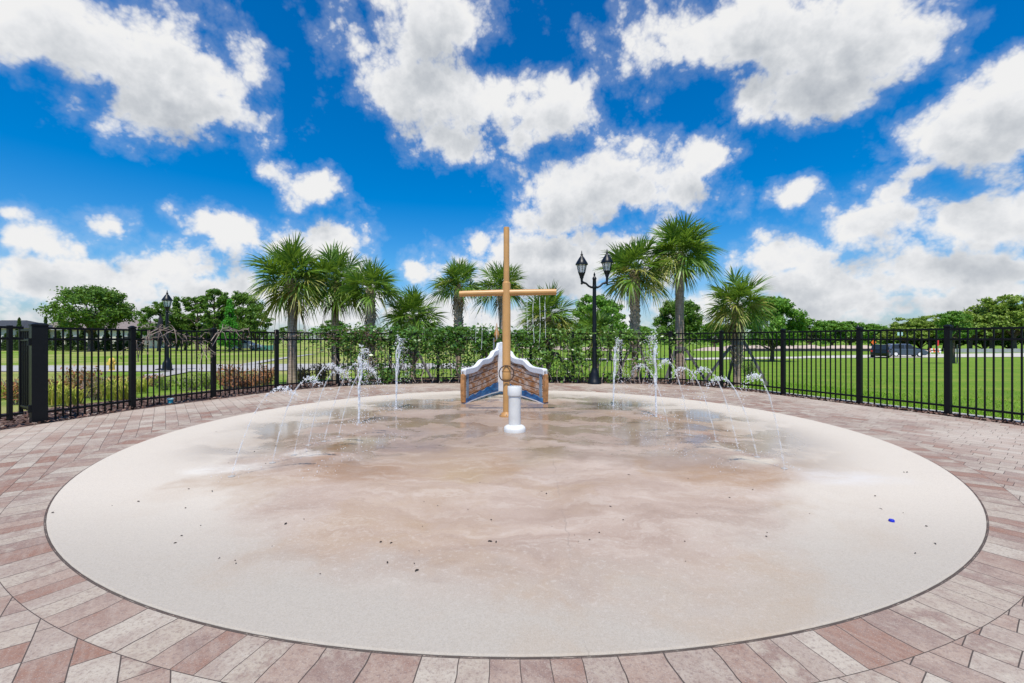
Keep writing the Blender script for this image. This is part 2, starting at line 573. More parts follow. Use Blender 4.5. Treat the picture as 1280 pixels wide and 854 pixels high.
    mp = nt.node('ShaderNodeMapping', ins={'Vector': co, 'Rotation': (0, 0, math.radians(52)), 'Location': (0.07, 0.03, 0)})
    wob = nt.vmath('ADD', mp.outputs[0], nt.vmath('SCALE', nt.noise(co, 1.3, 2, col=True), scale=0.03))
    c2, f2 = brick(wob, 0.235, 0.150, 0.4, 0.0026, 0.66, 3)
    ring = nt.math('LESS_THAN', r, 4.8962)
    cc = nt.mix(ring, c2, c1)
    fac = nt.math('ADD', nt.math('MULTIPLY', ring, f1), nt.math('MULTIPLY', nt.math('SUBTRACT', 1.0, ring), f2))
    edge2 = nt.math('LESS_THAN', r, nt.math('MULTIPLY_ADD', nt.noise(co, 9.0, 5, 0.75), 0.024, 4.640))
    fac = nt.math('MAXIMUM', fac, edge2, clamp=True)
    tone = nt.sep(cc)[0]
    tone = nt.math('ADD', tone, nt.math('MULTIPLY_ADD', nt.noise(co, 6.0, 5, 0.7), 0.8, -0.40), clamp=True)
    col = nt.ramp(tone, [(0.0, (0.245, 0.125, 0.085)), (0.16, (0.27, 0.175, 0.135)), (0.32, (0.345, 0.255, 0.20)), (0.48, (0.235, 0.155, 0.125)),
                         (0.62, (0.40, 0.335, 0.265)), (0.80, (0.31, 0.235, 0.19)), (1.0, (0.43, 0.37, 0.30))])
    # clay is streaked along the brick and pale with lime bloom in places
    st = nt.noise(nt.vmath('MULTIPLY', mp.outputs[0], (5.0, 30.0, 1.0)), 1.0, 5, 0.7)
    col = nt.mix(nt.math('MULTIPLY', nt.step(st, 0.42, 0.70), 0.28), col, (0.42, 0.36, 0.30))
    mot = nt.noise(co, 60.0, 5, 0.75)
    col = nt.mix(nt.math('MULTIPLY', nt.step(mot, 0.47, 0.66), 0.58), col, (0.15, 0.10, 0.09))
    col = nt.mix(nt.math('MULTIPLY', nt.step(nt.noise(co, 170.0, 3, 0.7), 0.57, 0.66), 0.45), col, (0.52, 0.48, 0.45))
    bloom = nt.step(nt.noise(co, 0.55, 4, 0.6), 0.36, 0.66)
    bloom = nt.math('MULTIPLY', bloom, nt.step(r, 4.9, 6.0, 0.10, 0.72))
    col = nt.mix(bloom, col, (0.50, 0.425, 0.355))
    col = nt.mix(nt.math('MULTIPLY', fac, 0.9), col, (0.055, 0.042, 0.036))
    nt.put(b.inputs['Base Color'], col)
    b.inputs['Roughness'].default_value = 0.85
    b.inputs['Specular IOR Level'].default_value = 0.3
    h = nt.math('SUBTRACT', nt.math('MULTIPLY', mot, 0.25), fac)
    nt.put(b.inputs['Normal'], nt.bump(h, 0.55, 0.006))
    M['pavers'] = m

    # --- splash pad: coated concrete with rust and mineral stains, wet in the middle
    m, nt, b = mat('pad')
    co = nt.objco()
    x, y, z = nt.sep(co)
    warp = nt.vmath('SCALE', nt.vmath('SUBTRACT', nt.noise(co, 0.9, 5, 0.6, col=True), (0.5, 0.5, 0.5)), scale=1.5)
    cw = nt.vmath('ADD', co, warp)
    rr = nt.vmath('LENGTH', nt.vmath('MULTIPLY', nt.vmath('ADD', cw, (0, 0.55, 0)), (1.22, 1.0, 0)))
    r0 = nt.vmath('LENGTH', nt.vmath('MULTIPLY', co, (1, 1, 0)))
    inner = nt.step(rr, 4.0, 3.1)          # walked and wetted middle
    fine = nt.noise(co, 90.0, 4, 0.7)
    base = nt.ramp(fine, [(0.3, (0.51, 0.445, 0.365)), (0.7, (0.61, 0.54, 0.45))])
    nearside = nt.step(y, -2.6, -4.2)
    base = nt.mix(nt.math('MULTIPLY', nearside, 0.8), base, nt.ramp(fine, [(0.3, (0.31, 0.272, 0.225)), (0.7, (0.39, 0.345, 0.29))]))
    pink = nt.ramp(nt.noise(nt.vmath('MULTIPLY', cw, (0.55, 1.5, 1)), 1.3, 6, 0.62), [(0.3, (0.275, 0.178, 0.128)), (0.5, (0.37, 0.262, 0.20)), (0.7, (0.48, 0.37, 0.295))])
    col = nt.mix(nt.math('MULTIPLY', inner, 0.85), base, pink)
    tan = nt.step(nt.noise(nt.vmath('ADD', cw, (3.1, 7.7, 0)), 0.55, 5, 0.6), 0.46, 0.66)
    tan = nt.math('MULTIPLY', tan, nt.step(rr, 4.5, 3.5))
    col = nt.mix(nt.math('MULTIPLY', tan, 0.78), col, (0.365, 0.25, 0.155))

    gr = nt.noise(nt.vmath('MULTIPLY', co, (2.2, 5.0, 1)), 2.0, 7, 0.7)

    def spot(cx, cy, rx, ry, colr, amt, soft=0.7):
        global_d = nt.vmath('LENGTH', nt.vmath('MULTIPLY', nt.vmath('SUBTRACT', nt.vmath('ADD', co, nt.vmath('SCALE', warp, scale=0.6)), (cx, cy, 0)), (1 / (rx * 1.15), 1 / (ry * 1.15), 0)))
        k = nt.math('MULTIPLY', nt.math('MULTIPLY', nt.step(global_d, 1.0, 1.0 - soft), nt.step(gr, 0.30, 0.62, 0.35, 1.0)), amt)
        return nt.mix(k, col, colr)
    # measured from the pad centre: rust runs, dark damp patches, the crossbar's shadow painted behind the mast, mineral crust under the jets
    for a in ((-1.55, -2.25, 0.75, 0.50, (0.30, 0.17, 0.085), 0.75), (-2.05, -1.3, 0.12, 1.1, (0.34, 0.19, 0.10), 0.75), (-0.55, -2.3, 0.40, 0.35, (0.36, 0.25, 0.13), 0.6),
              (-0.15, -1.9, 0.25, 0.55, (0.33, 0.20, 0.10), 0.6), (0.25, -1.5, 0.35, 0.6, (0.33, 0.24, 0.13), 0.5), (2.05, -2.25, 0.85, 0.45, (0.34, 0.205, 0.105), 0.7),
              (1.25, -2.0, 0.12, 0.5, (0.34, 0.21, 0.11), 0.5), (2.5, -0.7, 0.09, 0.5, (0.40, 0.20, 0.12), 0.6), (2.35, 1.2, 0.13, 0.9, (0.40, 0.20, 0.12), 0.6), (-2.3, 1.6, 0.2, 1.0, (0.42, 0.29, 0.16), 0.5),
              (-1.15, -1.15, 0.55, 0.35, (0.23, 0.17, 0.16), 0.55), (-1.5, -0.4, 0.7, 0.4, (0.30, 0.24, 0.225), 0.4), (1.75, 2.0, 1.0, 0.7, (0.14, 0.135, 0.115), 0.85), (0.9, 1.2, 0.7, 0.3, (0.20, 0.17, 0.15), 0.6),
              (-1.9, 1.8, 0.7, 0.5, (0.17, 0.155, 0.13), 0.75), (-0.6, 1.25, 0.65, 0.25, (0.17, 0.14, 0.11), 0.7), (0.0, -0.2, 0.9, 0.5, (0.32, 0.24, 0.18), 0.5), (0.1, 3.4, 2.6, 0.5, (0.36, 0.31, 0.25), 0.5),  # narrow dark patch behind the mast paints the crossbar's cast shadow over damp
              (-2.3, -1.55, 0.30, 0.22, (0.66, 0.61, 0.53), 0.85), (-2.75, -2.05, 0.5, 0.22, (0.66, 0.62, 0.55), 0.8), (-1.95, -0.95, 0.35, 0.25, (0.64, 0.58, 0.47), 0.7), (2.5, -1.75, 0.28, 0.16, (0.64, 0.58, 0.46), 0.8),
              (2.4, -1.3, 0.3, 0.16, (0.60, 0.53, 0.42), 0.6), (2.95, -2.3, 0.6, 0.35, (0.60, 0.58, 0.56), 0.5)):
        col = spot(*a)
    # trowel sweeps
    sw = nt.noise(nt.vmath('MULTIPLY', cw, (0.7, 3.6, 1)), 1.6, 6, 0.7)
    swm = nt.math('MULTIPLY_ADD', inner, 0.85, 0.08)
    col = nt.mix(nt.math('MULTIPLY', nt.math('MULTIPLY', nt.step(sw, 0.50, 0.66), swm), 0.30), col, (0.60, 0.52, 0.44))
    col = nt.mix(nt.math('MULTIPLY', nt.math('MULTIPLY', nt.step(sw, 0.47, 0.33), swm), 0.36), col, (0.25, 0.17, 0.125))
    col = nt.mix(nt.math('MULTIPLY', nt.step(fine, 0.58, 0.72), 0.32), col, (0.22, 0.18, 0.16))
    grit = nt.noise(co, 320.0, 3, 0.7)
    col = nt.mix(nt.math('MULTIPLY', nt.step(grit, 0.56, 0.68), 0.35), col, (0.17, 0.15, 0.135))
    col = nt.mix(nt.math('MULTIPLY', nt.step(grit, 0.42, 0.32), 0.35), col, (0.68, 0.64, 0.60))
    # pitted coating where the stain ends
    pit = nt.step(nt.noise(co, 34.0, 5, 0.75), 0.55, 0.63)
    belt = nt.math('MULTIPLY', nt.step(rr, 2.6, 3.3), nt.step(rr, 4.2, 3.5))
    col = nt.mix(nt.math('MULTIPLY', nt.math('MULTIPLY', pit, belt), 0.28), col, (0.56, 0.50, 0.44))
    # hairline crack
    line = nt.math('SUBTRACT', x, nt.math('ADD', nt.math('MULTIPLY', y, 0.042), nt.math('MULTIPLY_ADD', nt.noise(nt.comb(0.0, y, 0.0), 3.2, 6, 0.75), 0.16, 0.39)))
    cr = nt.math('MULTIPLY', nt.step(nt.math('ABSOLUTE', line), 0.005, 0.0015), nt.step(y, -1.0, -1.6))
    col = nt.mix(nt.math('MULTIPLY', cr, nt.step(nt.noise(co, 2.2, 2), 0.40, 0.60, 0.05, 0.42)), col, (0.20, 0.165, 0.14))
    wetm = nt.math('MULTIPLY', nt.step(r0, 4.40, 3.3), nt.step(nt.math('ADD', y, nt.math('MULTIPLY', nt.sep(warp)[0], 1.2)), -2.7, -1.1))
    puddle = nt.step(nt.noise(nt.vmath('MULTIPLY', cw, (0.8, 1.5, 1)), 0.9, 6, 0.6), 0.44, 0.54)
    wet = nt.math('MULTIPLY', wetm, nt.math('MULTIPLY_ADD', puddle, 0.6, 0.4))
    col = nt.mix(nt.math('MULTIPLY', wet, 0.6), col, nt.mix(1.0, col, (0.62, 0.56, 0.50), 'MULTIPLY'))
    nt.put(b.inputs['Base Color'], col)
    nt.put(b.inputs['Roughness'], nt.math('SUBTRACT', 0.80, nt.math('MULTIPLY', wet, 0.68)))
    b.inputs['Specular IOR Level'].default_value = 0.5
    bn = nt.node('ShaderNodeBump')
    bn.inputs['Distance'].default_value = 0.004
    nt.put(bn.inputs['Strength'], nt.math('MULTIPLY_ADD', wet, -0.19, 0.24))
    nt.put(bn.inputs['Height'], nt.math('ADD', fine, nt.math('MULTIPLY', sw, 2.0)))
    nt.put(b.inputs['Normal'], bn.outputs[0])
    M['pad'] = m


build_special_materials()

# ------------------------------------------------------------------ ground
FENCE = [(-7.45, 5.55), (-7.18, 6.76), (-6.92, 8.12), (-6.40, 9.55), (-5.80, 10.98), (-4.75, 12.15), (-3.48, 12.75), (-2.16, 13.02), (-0.75, 13.15),
         (0.55, 13.17), (1.78, 13.05), (3.15, 12.92), (4.52, 12.72), (5.52, 11.75), (6.22, 10.22), (6.80, 8.72), (7.32, 7.48), (7.78, 6.10)]


def offset_line(pts, d):
    """shift an open polyline sideways; positive = away from the pad"""
    out = []
    for i, p in enumerate(pts):
        a = Vector(pts[max(0, i - 1)]); b = Vector(pts[min(len(pts) - 1, i + 1)])
        t = (b - a).normalized()
        n = Vector((-t.y, t.x))
        if (Vector(p) - Vector(PADC)).dot(n) < 0:
            n = -n
        out.append((p[0] + n.x * d, p[1] + n.y * d))
    return out


def smooth_line(pts, n=6):
    out = []
    for i in range(len(pts) - 1):
        p0, p1, p2, p3 = [Vector(pts[max(0, min(len(pts) - 1, k))]) for k in (i - 1, i, i + 1, i + 2)]
        for k in range(n):
            t = k / n
            out.append(tuple(0.5 * ((2 * p1) + (-p0 + p2) * t + (2 * p0 - 5 * p1 + 4 * p2 - p3) * t * t + (-p0 + 3 * p1 - 3 * p2 + p3) * t ** 3)))
    out.append(tuple(pts[-1]))
    return out


def terrain():
    xs = [-2500, -1200, -600, -300, -200] + list(range(-150, -40, 6)) + list(np.arange(-40, 40.1, 1.0)) + list(range(46, 151, 6)) + [200, 300, 600, 1200, 2500]
    ys = [-2500, -800, -200, -60] + list(range(-30, -4, 4)) + list(np.arange(-4, 60.1, 1.0)) + list(range(64, 151, 5)) + [200, 300, 600, 1200, 3000]
    vs = [(x, y, ground(x, y)) for y in ys for x in xs]
    nx = len(xs)
    fs = [(j * nx + i, j * nx + i + 1, (j + 1) * nx + i + 1, (j + 1) * nx + i) for j in range(len(ys) - 1) for i in range(nx - 1)]
    mb = MB().add(vs, fs, 0, True)
    tag(mb.build('lawn', M['lawn']), kind='structure')


terrain()


def strip(name, left, right, m, lift=0.02, kind='structure', thick=0.0):
    mb = MB()
    n = len(left)
    k = 3
    vs = []
    for (a, b) in zip(left, right):
        for j in range(k + 1):
            x = a[0] + (b[0] - a[0]) * j / k
            y = a[1] + (b[1] - a[1]) * j / k
            vs.append((x, y, ground(x, y) + lift))
    fs = [(i * (k + 1) + j, i * (k + 1) + j + 1, (i + 1) * (k + 1) + j + 1, (i + 1) * (k + 1) + j) for i in range(n - 1) for j in range(k)]
    mb.add(vs, fs)
    o = mb.build(name, m)
    o.data.validate()
    tag(o, kind=kind)
    if thick:
        s = o.modifiers.new('thick', 'SOLIDIFY'); s.thickness = thick; s.offset = 0
    return o


def densify(pts, step=1.0):
    out = []
    for a, b in zip(pts[:-1], pts[1:]):
        L = math.dist(a, b)
        n = max(1, int(L / step))
        for k in range(n):
            out.append((a[0] + (b[0] - a[0]) * k / n, a[1] + (b[1] - a[1]) * k / n))
    out.append(pts[-1])
    return out


SMF = smooth_line(FENCE, 6)
# patio, running back past the camera
pe = offset_line(SMF, -0.22)
poly = [(p[0] - PADC[0], p[1] - PADC[1], 0.0) for p in pe] + [(9.0, -9.0, 0.0), (9.0, -12.0, 0.0), (-9.0, -12.0, 0.0), (-9.0, -9.0, 0.0)]
mb = MB()
cen = len(poly)
mb.add(poly + [(0, 0, 0)], [(i, cen, (i + 1) % cen) for i in range(cen)])
# the edge of the paving shows its depth
lowr = [(p[0], p[1], -0.12) for p in poly]
mb.add(poly + lowr, [(i, (i + 1) % cen, cen + (i + 1) % cen, cen + i) for i in range(cen)])
patio = mb.build('patio', M['pavers'], loc=(PADC[0], PADC[1], 0))
tag(patio, kind='structure')
# pad
mb = MB()
mb.lathe([(0.001, 0.008), (1.0, 0.008), (2.0, 0.008), (3.0, 0.008), (4.0, 0.008), (4.638, 0.008), (PADR, 0.002), (PADR, -0.004)], (0, 0, 0), 180, smooth=False)
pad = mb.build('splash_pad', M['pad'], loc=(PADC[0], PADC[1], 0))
pad.data.flip_normals()
tag(pad, kind='structure')

# mulch bed outside the paving
iL = SMF.index(FENCE[13]) if FENCE[13] in SMF else 78
left_part = SMF[:iL]
w = [1.9 - 0.5 * sm(40, 70, i) for i in range(len(left_part))]
inner_l = offset_line(left_part, -0.235)
outer_l = [offset_line(left_part, w[i])[i] for i in range(len(left_part))]
mb = MB()
vs = []
for a, b in zip(inner_l, outer_l):
    for j in range(5):
        t = j / 4
        x, y = a[0] + (b[0] - a[0]) * t, a[1] + (b[1] - a[1]) * t
        vs.append((x, y, max(ground(x, y), -0.12) + 0.035 + 0.03 * math.sin(PI * t)))
fs = [(i * 5 + j, i * 5 + j + 1, (i + 1) * 5 + j + 1, (i + 1) * 5 + j) for i in range(len(left_part) - 1) for j in range(4)]
o = mb.add(vs, fs, 0, True).build('mulch_bed', M['mulch'])
tag(o, kind='structure')
right_part = SMF[iL - 1:]
ri, ro = offset_line(right_part, -0.235), offset_line(right_part, 0.16)
mb = MB()
vs = []
for a, b in zip(ri, ro):
    vs += [(a[0], a[1], -0.012), (b[0], b[1], -0.025)]
tag(mb.add(vs, [(2 * i, 2 * i + 1, 2 * i + 3, 2 * i + 2) for i in range(len(ri) - 1)]).build('gravel_strip', M['mulch']), kind='structure')
# concrete mowing kerb beyond the fence on the lawn side
ka, kb = offset_line(right_part, 0.16), offset_line(right_part, 0.40)
mb = MB()
vs = []
for a, b in zip(ka, kb):
    vs += [(a[0], a[1], -0.12), (a[0], a[1], 0.0), (b[0], b[1], 0.0), (b[0], b[1], -0.2)]
fs = []
for i in range(len(ka) - 1):
    for j in range(3):
        fs.append((4 * i + j, 4 * i + j + 1, 4 * i + 4 + j + 1, 4 * i + 4 + j))
tag(mb.add(vs, fs).build('mowing_kerb', M['concrete']), kind='structure')

# wood chips and leaf scraps lying in the mulch: nobody could count them
Q = []
for i in range(9000):
    k = rng.integers(0, len(SMF) - 1)
    side = k < iL
    d = rng.uniform(-0.2, 1.5) if side else rng.uniform(-0.2, 0.14)
    a = SMF[k]; b = SMF[k + 1]
    t = rng.random()
    px, py = a[0] + (b[0] - a[0]) * t, a[1] + (b[1] - a[1]) * t
    n = Vector((px - PADC[0], py - PADC[1])).normalized()
    px += n.x * d; py += n.y * d
    z = (max(ground(px, py), -0.12) + 0.06) if side else -0.005
    s = rng.uniform(0.012, 0.035)
    R = Euler((rng.normal(0, 0.4), rng.normal(0, 0.4), rng.uniform(0, 6.28))).to_matrix()
    Q.append([R @ Vector((sx * s, sy * s * 0.45, 0)) + Vector((px, py, z + rng.uniform(0, 0.02))) for sx, sy in ((-1, -1), (1, -1), (1, 1), (-1, 1))])
tag(quads_obj('bark_chips', np.array(Q), M['chip']), 'loose bark chips lying in the planting strip under the fence', 'bark chips', kind='stuff')

# paths on the left, path and road on the right, measured on the ground plane
def gpath(name, near, far, m, lift=0.03):
    a = densify([on_ground(*p) for p in near], 1.0)
    b = [on_ground(*p) for p in far]
    # resample far edge to the same count
    d = [0]
    for p, q in zip(b[:-1], b[1:]): d.append(d[-1] + math.dist(p, q))
    out = []
    for i in range(len(a)):
        t = d[-1] * i / (len(a) - 1)
        k = min(len(d) - 2, max(j for j in range(len(d)) if d[j] <= t + 1e-9))
        u = (t - d[k]) / max(1e-6, d[k + 1] - d[k])
        out.append((b[k][0] + (b[k + 1][0] - b[k][0]) * u, b[k][1] + (b[k + 1][1] - b[k][1]) * u))
    return strip(name, out, a, m, lift)


gpath('sidewalk', [(-260, 465), (150, 465), (260, 465), (430, 463), (600, 461)], [(-260, 457.5), (150, 457.5), (260, 456), (430, 455), (600, 455)], M['concrete'])
gpath('branch_path', [(176, 476), (205, 472), (236, 466)], [(180, 469.5), (200, 467), (226, 464.6)], M['concrete'], 0.045)
gpath('far_path', [(318, 456), (355, 449), (395, 443)], [(300, 456), (345, 448.5), (388, 443)], M['concrete'], 0.045)
gpath('trail', [(640, 450.5), (830, 450), (1010, 448.2)], [(640, 448.3), (830, 448), (1010, 446)], M['road'], 0.035)
gpath('road', [(1003, 448.2), (1120, 447.6), (1290, 446.5), (1500, 446)], [(1003, 445.6), (1120, 443.4), (1290, 441.6), (1500, 441)], M['road'], 0.05)

# grass standing outside the fence: stuff
def grass_patch(name, cnt, areas, m, hgt):
    Q = []
    for (x0, x1, y0, y1), share in areas:
        for i in range(int(cnt * share)):
            x, y = rng.uniform(x0, x1), rng.uniform(y0, y1)
            if min(math.hypot(x - p[0], y - p[1]) for p in SMF[::3]) < (1.9 if x < 5 else 0.45) or math.hypot(x - PADC[0], y - PADC[1]) < 7.3:
                continue
            z = ground(x, y)
            h = hgt * rng.uniform(0.5, 1.3)
            a = rng.uniform(0, 6.28)
            ca, sa = math.cos(a) * 0.008, math.sin(a) * 0.008
            lx, ly = rng.normal(0, h * 0.5), rng.normal(0, h * 0.5)
            Q.append([(x - ca, y - sa, z), (x + ca, y + sa, z), (x + lx + ca * .3, y + ly + sa * .3, z + h), (x + lx - ca * .3, y + ly - sa * .3, z + h)])
    return tag(quads_obj(name, np.array(Q), m), 'short mown grass on the lawn just beyond the fence', 'grass', kind='stuff')


M['turf'] = leafmat('turf', [(0.1276, 0.27, 0.0223), (0.2187, 0.405, 0.0327), (0.3098, 0.5063, 0.052), (0.1823, 0.3375, 0.0297)], 0.7, 0.3, 0.15)
grass_patch('grass', 34000, [((6.0, 9.0, 6.0, 12.0), 0.35), ((6.0, 14.0, 6.0, 12.0), 0.22), ((5.0, 10.0, 11.0, 16.0), 0.18), ((5.0, 16.0, 12.0, 20.0), 0.12), ((-2.0, 6.0, 14.5, 19.0), 0.13)], M['turf'], 0.032)

# ------------------------------------------------------------------ fence
def build_fence():
    root = empty('metal_fence', (0, 0, 0), 0, 'black picket fence of metal bars curving round the whole patio', 'fence')
    H = 1.46
    zb = -0.05
    for i, (x, y) in enumerate(FENCE):
        big = (i == 1)
        wdt = 0.175 if big else 0.082
        if i == 0:
            continue
        a = Vector(FENCE[i - 1]); b = Vector(FENCE[min(i + 1, len(FENCE) - 1)])
        rot = Matrix.Rotation(math.atan2((b - a).y, (b - a).x) if not big else math.atan2(y, x) + 0.16, 3, 'Z')
        mb = MB().box((x, y, (zb + H + 0.0) / 2), (wdt, wdt, H - zb), rot)
        p = mb.build('post', M['black_metal'], root, 0.006)
        if big:
            p['label'] = 'thick square gate post'
        cb = MB().box((x, y, H + 0.014), (wdt + 0.014, wdt + 0.014, 0.026), rot)
        cb.box((x, y, H + 0.038), (wdt + 0.006, wdt + 0.006, 0.022), rot, taper=0.35)
        cb.build('post_cap', M['black_metal'], p, 0.003)
        if i == 1:      # hinge plates on the gate post
            for z in (0.22, 1.22):
                MB().box((x - 0.02, y - 0.10, z), (0.05, 0.05, 0.11), rot).build('hinge', M['black_metal'], p, 0.004)
    for i in range(1, len(FENCE) - 1):
        a, b = Vector(FENCE[i]), Vector(FENCE[i + 1])
        d = (b - a)
        L = d.length
        t = d / L
        ha = 0.11 if i == 1 else 0.05
        a2 = a + t * ha
        b2 = b - t * 0.05
        L2 = (b2 - a2).length
        n = max(3, round(L2 / 0.103) - 1)
        rot = Matrix.Rotation(math.atan2(d.y, d.x), 3, 'Z')
        mb = MB()
        for k in range(n):
            p = a2 + t * (L2 * (k + 1) / (n + 1))
            mb.box((p.x, p.y, (0.02 + H - 0.03) / 2), (0.019, 0.019, H - 0.05), rot)
        g = mb.build('picket_grille', M['black_metal'], root)
        for z in (H - 0.03, H - 0.20, 0.145):
            r = MB().bar((a2.x, a2.y, z), (b2.x, b2.y, z), 0.034, 0.034)
            r.build('rail', M['black_metal'], g, 0.003)
    return root


build_fence()

# gate leaf standing in the opening beside the thick post
gate = empty('metal_gate', (-7.20, 6.62, 0), 0, 'black barred gate leaf hung on the thick fence post', 'gate')
gd = Vector((-0.215, -0.977, 0)).normalized()
rotg = Matrix.Rotation(math.atan2(gd.y, gd.x), 3, 'Z')
for s in (0.20, 1.26):
    p = gd * s
    MB().box((p.x, p.y, 0.78), (0.05, 0.05, 1.36), rotg).build('stile', M['black_metal'], gate, 0.004)
for z in (1.43, 1.27, 0.17):
    a = gd * 0.05; b = gd * 1.23
    MB().bar((a.x, a.y, z), (b.x, b.y, z), 0.036, 0.036).build('rail', M['black_metal'], gate, 0.003)
mb = MB()
for k in range(9):
    p = gd * (0.20 + 1.06 * (k + 1) / 10)
    mb.box((p.x, p.y, 0.78), (0.02, 0.02, 1.3), rotg)
mb.build('picket_grille', M['black_metal'], gate)
p = gd * 1.26
MB().box((p.x + 0.05, p.y, 1.0), (0.05, 0.05, 0.14), rotg).build('latch', M['black_metal'], gate, 0.006)

# a second leaf of the same gate swung outward, seen edge on behind the first
gate2 = empty('metal_gate', (-7.36, 6.95, 0), 0, 'black barred side panel turned edge on behind the thick fence post', 'gate')
gd2 = Vector((-0.86, 0.51, 0)).normalized()
rot2 = Matrix.Rotation(math.atan2(gd2.y, gd2.x), 3, 'Z')
for s in (0.0, 1.0):
    p = gd2 * s
    MB().box((p.x, p.y, 0.72), (0.05, 0.05, 1.48), rot2).build('stile', M['black_metal'], gate2, 0.004)
for z in (1.41, 1.25, 0.15):
    a = gd2 * 0.03; b = gd2 * 0.97
    MB().bar((a.x, a.y, z), (b.x, b.y, z), 0.034, 0.034).build('rail', M['black_metal'], gate2, 0.003)
mb = MB()
for k in range(8):
    p = gd2 * (k + 1) / 9
    mb.box((p.x, p.y, 0.75), (0.02, 0.02, 1.3), rot2)
mb.build('picket_grille', M['black_metal'], gate2)

# ------------------------------------------------------------------ play mast
def build_mast():
    X, Y = -0.09, 7.25
    root = empty('spray_mast', (X, Y, 0.008), 0, 'tan ship mast of painted pipe with one crossbar, rising from the pad', 'mast')
    MB().lathe([(0.115, 0), (0.115, 0.018), (0.098, 0.04), (0.07, 0.062), (0.058, 0.075)], n=28).build('base_flange', M['tan_dark'], root)
    for k in range(6):
        t = PI / 6 + k * PI / 3
        MB().lathe([(0.011, 0.0), (0.011, 0.012), (0.006, 0.014)], (0.10 * math.cos(t), 0.10 * math.sin(t), 0.030), 6, smooth=False).build('bolt', M['steel'], root)
    MB().lathe([(0.056, 0.05), (0.056, 0.60), ], n=28).build('lower_pipe', M['tan_paint'], root)
    MB().lathe([(0.058, 0.585), (0.068, 0.60), (0.070, 0.61), (0.070, 0.72), (0.0665, 0.735), (0.0665, 2.14), (0.064, 2.17), (0.050, 2.185)], n=28).build('sleeve_pipe', M['tan_paint'], root)
    MB().lathe([(0.0705, 0.725), (0.0735, 0.728), (0.0735, 0.742), (0.0705, 0.745)], n=28).build('joint_band', M['tan_dark'], root)
    MB().lathe([(0.048, 2.15), (0.047, 3.055), (0.043, 3.075), (0.001, 3.085)], n=24).build('top_pipe', M['tan_paint'], root)
    y = MB()
    zc = 2.01
    y.tube([(-0.765, 0, zc - 0.02), (-0.69, 0, zc - 0.017), (-0.05, 0, zc)], [0.046, 0.049, 0.051], 20)
    y.tube([(0.05, 0, zc), (0.76, 0, zc + 0.012), (0.81, 0, zc + 0.013)], [0.051, 0.05, 0.049], 20)
    yo = y.build('crossbar', M['tan_paint'], root)
    for k in range(6):
        for s in (-1, 1):
            x = s * (0.17 + 0.105 * k)
            MB().lathe([(0.006, -0.014), (0.006, 0.0)], (x, 0, zc - 0.058), 8).build('nozzle', M['steel'], yo)
    rg = MB()
    pts = [(0.118 * math.cos(t), -0.075, 0.70 + 0.128 * math.sin(t)) for t in np.linspace(0, 2 * PI, 37)]
    rg.tube(pts, 0.0085, 8, caps=False)
    rg.build('ring', M['rust_ring'], root)
    # thin streams let fall from the crossbar, each its own
    spots = [(-0.60, 0.55), (-0.50, 0.75), (-0.385, 0.85), (-0.26, 0.60), (-0.165, 0.7), (0.24, 0.55), (0.35, 0.62), (0.44, 0.75), (0.545, 0.85), (0.64, 0.68)]
    words = ['outermost of the streams on the fountain side', 'second from the tip', 'third from the tip', 'fourth from the tip', 'closest to the mast']
    for k, (dx, ln) in enumerate(spots):
        s = MB()
        n = 14
        pts = []
        rad = []
        ph = random.uniform(0, 6)
        for i in range(n + 1):
            t = i / n
            pts.append((dx + 0.012 * math.sin(ph + t * 4) + 0.03 * t * math.sin(ph), -0.01 - 0.05 * t, zc + 0.008 - 0.07 - ln * t))
            rad.append(0.0064 * (1 - 0.35 * t) * (0.8 + 0.4 * random.random()))
        s.tube(pts, rad, 6)
        so = s.build('water_stream', M['thin_water'])
        so.location = (X, Y, 0.008)
        side = 'gate side of the crossbar' if dx < 0 else 'lamp side of the crossbar'
        j = [0, 1, 2, 3, 4][k if k < 5 else 9 - k]
        tag(so, 'thin water stream falling from the ' + side + ', ' + ['outermost', 'second in', 'third in', 'fourth in', 'nearest the mast'][j], 'water stream', 'thin streams falling from the mast crossbar')
        dr = MB()
        e = pts[-1]
        for q in range(10):
            dr.ball((e[0] + random.gauss(0, 0.012), e[1] + random.gauss(0, 0.01), e[2] - random.uniform(0.0, 0.7)), random.uniform(0.0025, 0.0045), 6, 4)
        tag(dr.build('spray', M['thin_water'], so), kind='stuff')


build_mast()

# white water post in front of the mast
wp = empty('water_post', (0.036, 6.06, 0.008), 0, 'short white plastic pipe standing in front of the tan mast', 'pipe')
MB().lathe([(0.150, 0), (0.150, 0.035), (0.142, 0.062), (0.120, 0.078), (0.086, 0.09)], n=36).build('base_flange', M['white_pvc'], wp)
MB().lathe([(0.083, 0.08), (0.083, 0.50)], n=36).build('pipe', M['white_pvc'], wp)
MB().lathe([(0.083, 0.488), (0.095, 0.49), (0.096, 0.495), (0.096, 0.606), (0.092, 0.612), (0.078, 0.612), (0.076, 0.55), (0.001, 0.55)], n=36).build('collar', M['white_pvc'], wp)

